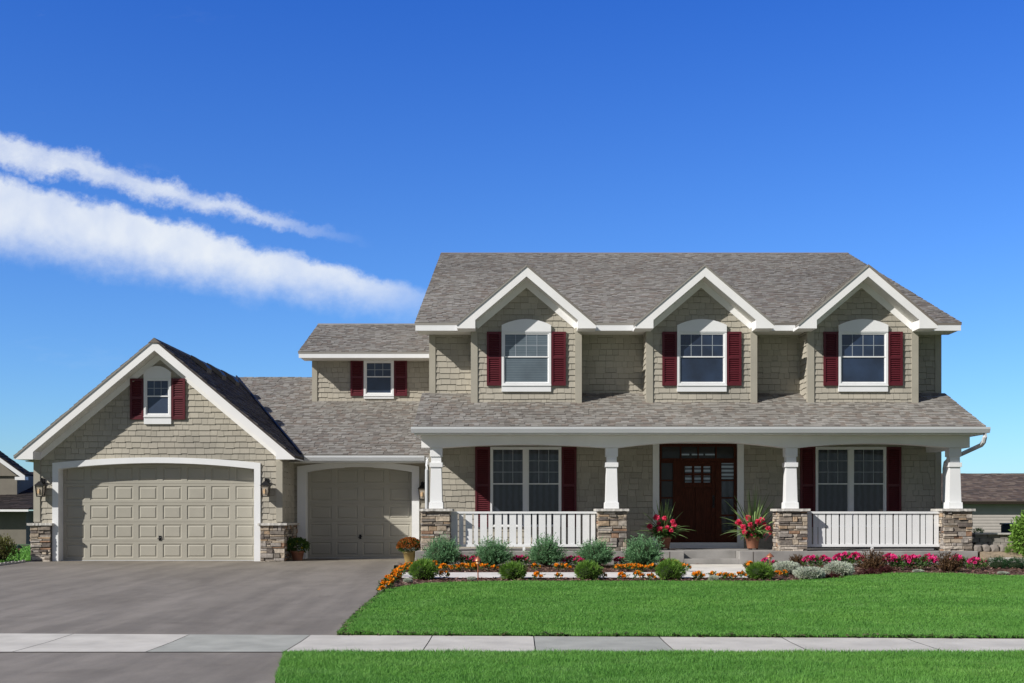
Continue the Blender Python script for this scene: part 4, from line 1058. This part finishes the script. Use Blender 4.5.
me = mesh(mound(1500, .29, .36, .055, .018, 83, .1, .5, .6), 'foliage'); me.transform(__import__('mathutils').Matrix.Translation((0, 0, .19))); obj('foliage', me, M_leaf, o)
mb = MB()
for p in ((-.24, -.15, .38), (-.15, -.22, .42), (.02, -.2, .5), (.15, -.2, .33)): blossom(mb, p, .035, rnd, 10)
obj('flowers', mesh(mb, 'flowers'), M_yellow, o)

# path lights
def path_light(px, py, h, mat, lab, r=.09):
    x_, y_ = gpt(px, py); o = empty('path_light', (x_, y_, gz(y_)), lab, 'garden light', 'low garden path lights')
    mb = MB(); mb.tube([(0, 0, 0), (0, 0, h*.72)], .012, 8); obj('stake', mesh(mb, 'stake'), mat, o)
    mb = MB(); mb.lathe([(.03, h*.7), (.035, h*.72), (.035, h*.84)], (0, 0, 0), 14); obj('lamp', mesh(mb, 'lamp'), M_bulb, o)
    mb = MB(); mb.lathe([(r, h*.82), (r*.95, h*.85), (r*.5, h*.95), (.012, h), (.001, h+.02)], (0, 0, 0), 18); obj('shade', mesh(mb, 'shade', True), mat, o)
path_light(478, 580, .46, M_copper, 'copper path light standing before the second blue shrub', .07)
path_light(770, 573, .42, M_copper, 'copper path light between the steps and the silvery mound')
path_light(19, 562, .42, M_darkgreen, 'dark green tiered path light on the grass left of the garage', .10)

# ------------------------------------------------------------------ surroundings
# stone edging along the left of the driveway
x0_, y0_ = gpt(-6, 566.5); x1_, y1_ = gpt(27, 562.5)
mb = MB(); rnd = random.Random(5)
for k in range(9):
    t0, t1 = k/9, (k+.92)/9; xa, xb = x0_+(x1_-x0_)*t0, x0_+(x1_-x0_)*t1; ya = y0_+(y1_-y0_)*t0
    mb.frust(xa, xb, ya-.1, ya+.1, gz(ya)-.02, xa+.02, xb-.02, ya-.08, ya+.08, gz(ya)+.05+rnd.uniform(0, .02))
tag(mb.build('garden_edging', M_cap, bevel=.01), 'low pale stone edging between the driveway and the side lawn', 'edging')
# leafy bush on the left
def leafy(seed, n_, rx, rz, L, w, lumps=.18): return mesh(mound(n_, rx, rz, L, w, seed, lumps, .35, .45), 'foliage')
lb = leafy(91, 2600, .55, .75, .07, .022)
x_, y_ = gpt(3, 563.5); place([('foliage', lb, M_olive), ('branches', mesh(corem(.3, .5), 'branches'), M_corebr)], 'leafy_bush', (x_-.38, y_+.7, gz(y_)), 'olive green bush at the left edge beside the driveway', 'bush', sc=(.62, .62, .85))
# bushes on the right
rbsh = mesh(mound(5200, .62, 1.35, .085, .028, 92, .16, .35, .45), 'foliage')
place([('foliage', rbsh, M_box), ('branches', mesh(corem(.4, 1.0), 'branches'), M_corebr)], 'leafy_bush', (12.2, -2.6, gz(-2)), 'tall bright green leafy bush at the right edge', 'bush', sc=(1, 1, .98))
jn = mesh(mound(5200, .62, .5, .08, .006, 93, .2, .4, .6), 'foliage'); jc = mesh(corem(.42, .34), 'branches')
for i, (x_, y_, k, kz, lab) in enumerate(((10.85, -3.6, .40, .50, 'low dark green juniper next to the end of the porch slab'), (11.2, -3.75, .40, .48, 'low dark green juniper before the tall bright bush'))):
    place([('foliage', jn, M_juniper), ('branches', jc, M_core)], 'juniper', (x_, y_, gz(y_)), lab, 'shrub', 'dark green junipers', rot=i, sc=(k, k, kz))
bj = mesh(mound(3200, .5, .6, .05, .008, 94, .2, .5, .6), 'foliage')
place([('foliage', bj, M_silver), ('branches', jc, M_core)], 'silver_shrub', (11.35, -4.3, gz(-4.3)), 'pale silvery shrub in front of the tall bush at the right edge', 'shrub', sc=(.36, .36, .7))
gr = mesh(mound(900, .3, .4, .12, .008, 95, .2, .3, .8), 'foliage')
# raised terrace with boulders and a block wall
rnd = random.Random(9)
mb = MB(); mb.prismx([(-2.85, .1), (.6, .1), (.6, .78), (-1.9, .76), (-2.45, .56), (-2.8, .44)], 10.93, 17)
t_ = mb.build('terrace', M_mulchbase2); t_['kind'] = 'structure'
mb = MB(); x_ = 10.95
while x_ < 16.5:
    w_ = rnd.uniform(.25, .45); mb.frust(x_, x_+w_-.015, -2.93, -2.7, .3, x_+.02, x_+w_-.035, -2.9, -2.75, .45+rnd.uniform(0, .02)); x_ += w_
tag(mb.build('garden_edging', M_cap), 'pale stone edging at the foot of the raised terrace right of the porch', 'edging')
place([('foliage', gr, M_box)], 'leafy_bush', (11.62, -2.5, .54), 'small green bush beside the boulders right of the porch', 'bush', sc=(.42, .4, .42))
place([('foliage', gr, M_silver)], 'leafy_bush', (11.2, -1.6, .95), 'wispy grey shrub behind the block wall right of the porch', 'bush', sc=(.35, .35, .42))
WY = -1.95
mb = MB()
for r_ in range(3):
    x_ = 11.0-(.2 if r_ % 2 else 0)
    while x_ < 17:
        w_ = .3; d_ = rnd.uniform(0, .02); z_ = .70+r_*.1
        mb.frust(x_, x_+w_-.01, WY-d_+r_*.02, WY+.3, z_, x_+.008, x_+w_-.018, WY+.012-d_+r_*.02, WY+.3, z_+.094); x_ += w_
tag(mb.build('retaining_wall', M_block), 'low grey concrete block wall on the terrace right of the porch', 'wall')
mb = MB(); mb.box(10.98, 17, WY-.02, WY+.32, .984, 1.02); cp = mb.build('coping', M_cap); cp.parent = bpy.data.objects['retaining_wall']
def boulder(loc, rx, ry, rz, seed, lab):
    bm = bmesh.new(); bmesh.ops.create_icosphere(bm, subdivisions=3, radius=1); r2 = random.Random(seed)
    ax = [(rdir(r2), r2.uniform(.72, .95)) for _ in range(14)]
    for v in bm.verts:
        for d, k in ax:
            t = v.co.dot(d)
            if t > k: v.co -= d*(t-k)
        v.co = Vector([math.copysign(abs(c_)**.72, c_) for c_ in v.co]); v.co += rdir(r2)*.03; v.co.x *= rx; v.co.y *= ry; v.co.z = v.co.z*rz+rz*.8
    me = bpy.data.meshes.new('boulder'); bm.to_mesh(me); bm.free(); o = obj('boulder', me, M_boulder); o.location = loc
    tag(o, lab, 'boulder', 'boulders in front of the retaining wall')
BY = -2.3
for i, (px, lab) in enumerate(((977.5, 'pale boulder nearest the porch before the block wall'), (985.8, 'pinkish brown boulder second from the porch'), (994.3, 'flat grey boulder third from the porch'), (1002.8, 'small boulder half behind the green bush'))):
    boulder((X(px, BY), BY, .57), .105*(.95 if i % 2 else 1.05), .11, .105, i, lab)
# neighbour on the right
ny = 36.0
NR = empty('neighbour_house', (30, ny, -1.0), 'low beige lap sided house with brown shingle roof right of the porch', 'house')
def npart(mb, name, mat, parent=None, root=NR, **k): return mb.build(name, mat, parent or root, root, **k)
nzE = Z(501, ny-.5)
mb = MB(); z_ = -1.1; lh = .17
mb.box(21.6, 90, ny+.02, ny+.1, -1.1, nzE)
while z_ < nzE:
    mb.add([(21.6, ny-.012, z_), (90, ny-.012, z_), (90, ny+.012, z_+lh), (21.6, ny+.012, z_+lh), (21.6, ny+.015, z_), (90, ny+.015, z_)], [(0, 1, 2, 3), (0, 4, 5, 1)]); z_ += lh
mb.prismx([(ny+.1, -1.1), (ny+12, -1.1), (ny+12, nzE), (ny+6.4, nzE+2.6), (ny+.1, nzE)], 21.6, 21.7)
npart(mb, 'wall', M_lap)
mb = MB(); nr = Vector((0, 0, 0)); nrY = ny+6.5
NZR = Z(473.5, nrY)
roof_plane(mb, [(21.0, ny-.5, nzE), (91, ny-.5, nzE), (91, nrY, NZR), (21.0, nrY, NZR)], (1, 0, 0), 70, course=.25, wmin=.2, wmax=.45)
roof_plane(mb, [(21.0, nrY, NZR-.001), (91, nrY, NZR-.001), (91, nrY+7, nzE), (21.0, nrY+5.4, nzE)], (1, 0, 0), 71, course=.4, wmin=1, wmax=2)
npart(mb, 'roof', M_roofbrown)
mb = MB(); mb.box(21.0, 91, ny-.49, ny-.45, nzE-.17, nzE-.052); mb.box(21.0, 91, ny-.45, ny+.02, nzE-.17, nzE-.15); npart(mb, 'eave', M_corebr)
mb = MB(); mb.box(0, .0, 0, 0, 0, 0)
# cooling unit beside the neighbour
ac = empty('air_conditioner', (12.62, -.4, .78), 'dark boxy air conditioner on the terrace behind the tall green bush', 'air conditioner')
mb = MB(); mb.box(12.36, 12.92, -.7, -.1, .82, 1.2); mb.build('casing', M_metal, ac, ac, bevel=.02)
mb = MB(); mb.box(12.34, 12.94, -.72, -.08, 1.202, 1.235); mb.build('top_grille', M_metal, ac, ac)
for k in range(6):
    mb = MB(); mb.box(12.38, 12.90, -.712, -.701, .86+k*.05, .868+k*.05); mb.build('louvre', M_metal, ac, ac)
mb = MB(); mb.box(12.3, 13.0, -.77, -.03, .76, .818); mb.build('pad', M_concrete, ac, ac)

# neighbour on the left
LYn = 20.0
NL = empty('neighbour_house', (-24, LYn, -.9), 'dark roofed taupe house with a small gable left of the garage', 'house')
def P(px, Y): return X(px, Y)
zE = Z(508.5, LYn-.6); mb = MB()
mb.box(-40, P(26, LYn), LYn, LYn+8, -1.2, zE-.1); mb.box(P(26, LYn), P(42, LYn), LYn+1.2, LYn+8, -1.2, zE-.1)
mb.box(-40, P(17, LYn+2), LYn+2, LYn+8, zE, Z(474, LYn+2))
gx = P(17, LYn+2)
npart(mb, 'wall', M_nwall, root=NL)
mb = MB(); rY = LYn+7; zR = Z(472, rY)
roof_plane(mb, [(-42, LYn-.6, zE), (P(29, LYn-.6), LYn-.6, zE), (P(29, LYn-.6)+1.2, rY, zR), (-42, rY, zR)], (1, 0, 0), 73, course=.18, wmin=.25, wmax=.5)
roof_plane(mb, [(P(29, LYn-.6), LYn-.6, zE), (P(60, LYn-.6), LYn+1.0, zE), (P(60, LYn), rY, zR), (P(29, LYn-.6)+1.2, rY, zR)], (1, 0, 0), 74, course=.18, wmin=.25, wmax=.5)
npart(mb, 'roof', M_roofdark, root=NL)
mb = MB(); mb.box(-42, P(28.5, LYn-.6), LYn-.62, LYn-.585, zE-.13, zE-.04); npart(mb, 'fascia', M_trimw, root=NL)
# gable
yg = LYn+1.6; xa, za = P(25, yg), Z(474.5, yg); xb = P(-22, yg); zb = za+(xa-xb)*.72
mb = MB(); mb.prism([(xb-(xa-xb)+.5, za-.05), (xa-.5, za-.05), (xb, zb-.25)], yg+.3, yg+.9); npart(mb, 'gable_wall', M_nwall, root=NL)
mb = MB()
for s_ in (-1, 1):
    roof_plane(mb, [(xb-s_*(xb-xa), yg, za), (xb, yg, zb), (xb, yg+.9, zb), (xb-s_*(xb-xa), yg+.9, za)], (0, 1, 0), 75, course=.2, wmin=.3, wmax=.5)
npart(mb, 'gable_roof', M_roofdark, root=NL)
mb = MB(); mb.prism([(xb, zb-.25), (xa, za-.25), (xa, za-.05), (xb, zb-.05)], yg-.02, yg+.02); mb.box(xa-.45, xa+.02, yg, yg+.3, za-.24, za-.1)
npart(mb, 'rake_board', M_white, root=NL)
sheet('neighbour_bed', [(-40, LYn-8.2), (-15, LYn-8.2), (-15, LYn-6.5), (-40, LYn-6.5)], .02, M_mulchbase)

# ------------------------------------------------------------------ SKY, SUN, CAMERA
sunv = Vector((1.53, 1.0, -1.24)).normalized()
sun = bpy.data.lights.new('sun', 'SUN'); sun.energy = 5.0; sun.angle = R(.5); sun.color = (1, .955, .895)
so = bpy.data.objects.new('sun', sun); COL.objects.link(so); so.rotation_euler = sunv.to_track_quat('-Z', 'Y').to_euler()
w = bpy.data.worlds.new('World'); S.world = w; w.use_nodes = True; n = w.node_tree; n.nodes.clear(); L = n.links
out = n.nodes.new('ShaderNodeOutputWorld'); bg = n.nodes.new('ShaderNodeBackground'); L.new(bg.outputs[0], out.inputs[0]); bg.inputs[1].default_value = .12
sky = n.nodes.new('ShaderNodeTexSky'); sky.sky_type = 'NISHITA'; sky.sun_disc = False
elev = math.asin(-sunv.z); sky.sun_elevation = elev; sky.sun_rotation = math.atan2(-sunv.x, -sunv.y) % (2*math.pi)
sky.air_density = 1.0; sky.dust_density = .3; sky.ozone_density = 2.5
def mth(op, a, b_=None, c_=None, clampv=False):
    m_ = n.nodes.new('ShaderNodeMath'); m_.operation = op; m_.use_clamp = clampv
    for i_, v in enumerate((a, b_, c_)):
        if v is None: continue
        if isinstance(v, (int, float)): m_.inputs[i_].default_value = v
        else: L.new(v, m_.inputs[i_])
    return m_.outputs[0]
tc = n.nodes.new('ShaderNodeTexCoord'); sp = n.nodes.new('ShaderNodeSeparateXYZ'); L.new(tc.outputs['Generated'], sp.inputs[0])
dy = mth('MAXIMUM', sp.outputs['Y'], .05); U_ = mth('DIVIDE', sp.outputs['X'], dy); V_ = mth('DIVIDE', sp.outputs['Z'], dy)
front = mth('GREATER_THAN', sp.outputs['Y'], .06)
cb = n.nodes.new('ShaderNodeCombineXYZ'); L.new(U_, cb.inputs[0]); L.new(V_, cb.inputs[1])
def wn(scale, det, rough=.6, stretch=(1, 1, 1), rot=0):
    mp = n.nodes.new('ShaderNodeMapping'); mp.inputs['Scale'].default_value = stretch; mp.inputs['Rotation'].default_value = (0, 0, rot)
    L.new(cb.outputs[0], mp.inputs[0]); t = n.nodes.new('ShaderNodeTexNoise'); t.inputs['Scale'].default_value = scale
    t.inputs['Detail'].default_value = det; t.inputs['Roughness'].default_value = rough; L.new(mp.outputs[0], t.inputs['Vector']); return t.outputs['Fac']
def pu(px): return (px-CX)/F
def pv(py): return (CY-py)/F
def band(up, lo, soft_up, soft_lo, nz, namp):
    """up, lo: (px,py)-(px,py) edge lines in direction space"""
    def line(l):
        (x0, y0), (x1, y1) = l; s_ = (pv(y1)-pv(y0))/(pu(x1)-pu(x0)); return mth('MULTIPLY_ADD', U_, s_, pv(y0)-s_*pu(x0))
    nn = mth('MULTIPLY', mth('SUBTRACT', nz, .5), namp)
    vv = mth('ADD', V_, nn)
    a = mth('DIVIDE', mth('SUBTRACT', line(up), vv), soft_up, clampv=True)
    b_ = mth('DIVIDE', mth('SUBTRACT', vv, line(lo)), soft_lo, clampv=True)
    return mth('MULTIPLY', a, b_)
def smooth(v):
    return mth('MULTIPLY', mth('MULTIPLY', v, v), mth('SUBTRACT', 3, mth('MULTIPLY', v, 2)))
fine = wn(60, 8, .68, (1, 1, 1)); ripple = wn(34, 4, .6, (1.9, .55, 1), R(-38)); puff = wn(17, 8, .66, (1, 1.3, 1), R(13)); dens = wn(30, 8, .62, (1, 1.25, 1), R(15)); slow = wn(9, 4); wv = wn(48, 3, .5, (1.1, .8, 1), R(-40))
b1 = band(((0, 170), (430, 285)), ((0, 268), (430, 336)), .012, .042, mth('ADD', mth('MULTIPLY', fine, .35), mth('MULTIPLY', dens, .65)), .040)
end1 = mth('DIVIDE', mth('SUBTRACT', pu(465), U_), .09, clampv=True)
c1 = mth('MULTIPLY', smooth(b1), mth('MULTIPLY', end1, mth('ADD', mth('MULTIPLY_ADD', wv, .35, .28), mth('MULTIPLY', slow, .75), clampv=True)), clampv=True)
b2 = band(((0, 124), (345, 229)), ((0, 168), (345, 246)), .012, .012, mth('ADD', mth('MULTIPLY', puff, .75), mth('MULTIPLY', fine, .3)), .048)
end2 = mth('DIVIDE', mth('SUBTRACT', pu(375), U_), .09, clampv=True)
c2 = mth('MULTIPLY', mth('MULTIPLY', smooth(b2), end2), mth('MULTIPLY_ADD', dens, .9, .25, clampv=True))
stray = mth('MULTIPLY', mth('SUBTRACT', dens, .56, clampv=True), 3.0, clampv=True)
b3 = band(((0, 118), (420, 240)), ((0, 180), (420, 262)), .02, .02, slow, .05)
c2 = mth('MAXIMUM', c2, mth('MULTIPLY', mth('MULTIPLY', smooth(b3), stray), mth('MULTIPLY', mth('DIVIDE', mth('SUBTRACT', pu(400), U_), .1, clampv=True), .45)))
wisp = mth('MULTIPLY', mth('MULTIPLY', mth('SUBTRACT', wn(5, 7, .7, (1, 3.2, 1), R(12)), .60, clampv=True), 1.3),
          mth('MULTIPLY', mth('DIVIDE', mth('SUBTRACT', pu(330), U_), .35, clampv=True), .8))
cl = mth('MULTIPLY', mth('ADD', mth('MAXIMUM', c1, c2), mth('MULTIPLY', wisp, .6), clampv=True), front)
hsv = n.nodes.new('ShaderNodeHueSaturation'); hsv.inputs['Saturation'].default_value = 1.0; hsv.inputs['Value'].default_value = 1.0
elz = mth('DIVIDE', sp.outputs['Z'], .42, clampv=True)
gr_ = n.nodes.new('ShaderNodeMix'); gr_.data_type = 'RGBA'; L.new(elz, gr_.inputs[0]); gr_.inputs[6].default_value = (.60, .92, 1.25, 1); gr_.inputs[7].default_value = (.21, .60, 1.46, 1)
ml_ = n.nodes.new('ShaderNodeMix'); ml_.data_type = 'RGBA'; ml_.blend_type = 'MULTIPLY'; ml_.inputs[0].default_value = 1; L.new(sky.outputs[0], ml_.inputs[6]); L.new(gr_.outputs[2], ml_.inputs[7])
L.new(ml_.outputs[2], hsv.inputs['Color'])
mx = n.nodes.new('ShaderNodeMix'); mx.data_type = 'RGBA'; L.new(cl, mx.inputs[0]); L.new(hsv.outputs[0], mx.inputs[6]); mx.inputs[7].default_value = (7.0, 7.4, 7.9, 1)
# grey haze added to the unseen street-side sky, mutes the blue fill light
rearf = mth('MULTIPLY', mth('SUBTRACT', .35, sp.outputs['Y']), 1.6, clampv=True)
hz = n.nodes.new('ShaderNodeMix'); hz.data_type = 'RGBA'; L.new(mth('MULTIPLY', rearf, .85), hz.inputs[0]); L.new(mx.outputs[2], hz.inputs[6])
tr = n.nodes.new('ShaderNodeTexNoise'); tr.inputs['Scale'].default_value = 3; tr.inputs['Detail'].default_value = 6; L.new(tc.outputs['Generated'], tr.inputs['Vector'])
cr = n.nodes.new('ShaderNodeValToRGB'); L.new(tr.outputs['Fac'], cr.inputs[0]); cr.color_ramp.elements[0].position = .35; cr.color_ramp.elements[1].position = .7
cr.color_ramp.elements[0].color = (.85, .95, 1.15, 1); cr.color_ramp.elements[1].color = (1.8, 1.75, 1.68, 1)
L.new(cr.outputs[0], hz.inputs[7]); L.new(hz.outputs[2], bg.inputs[0])

cam = bpy.data.cameras.new('camera'); co = bpy.data.objects.new('camera', cam); COL.objects.link(co); S.camera = co
co.location = (0, CAMY, CAMZ); co.rotation_euler = (R(90), 0, 0)
cam.sensor_width = 36; cam.lens = F/1024*36; cam.shift_x = (512-CX)/1024; cam.shift_y = (CY-341.5)/1024; cam.clip_end = 3000
S.view_settings.view_transform = 'Standard'; S.view_settings.look = 'None'; S.view_settings.exposure = 0
S.cycles.max_bounces = 6
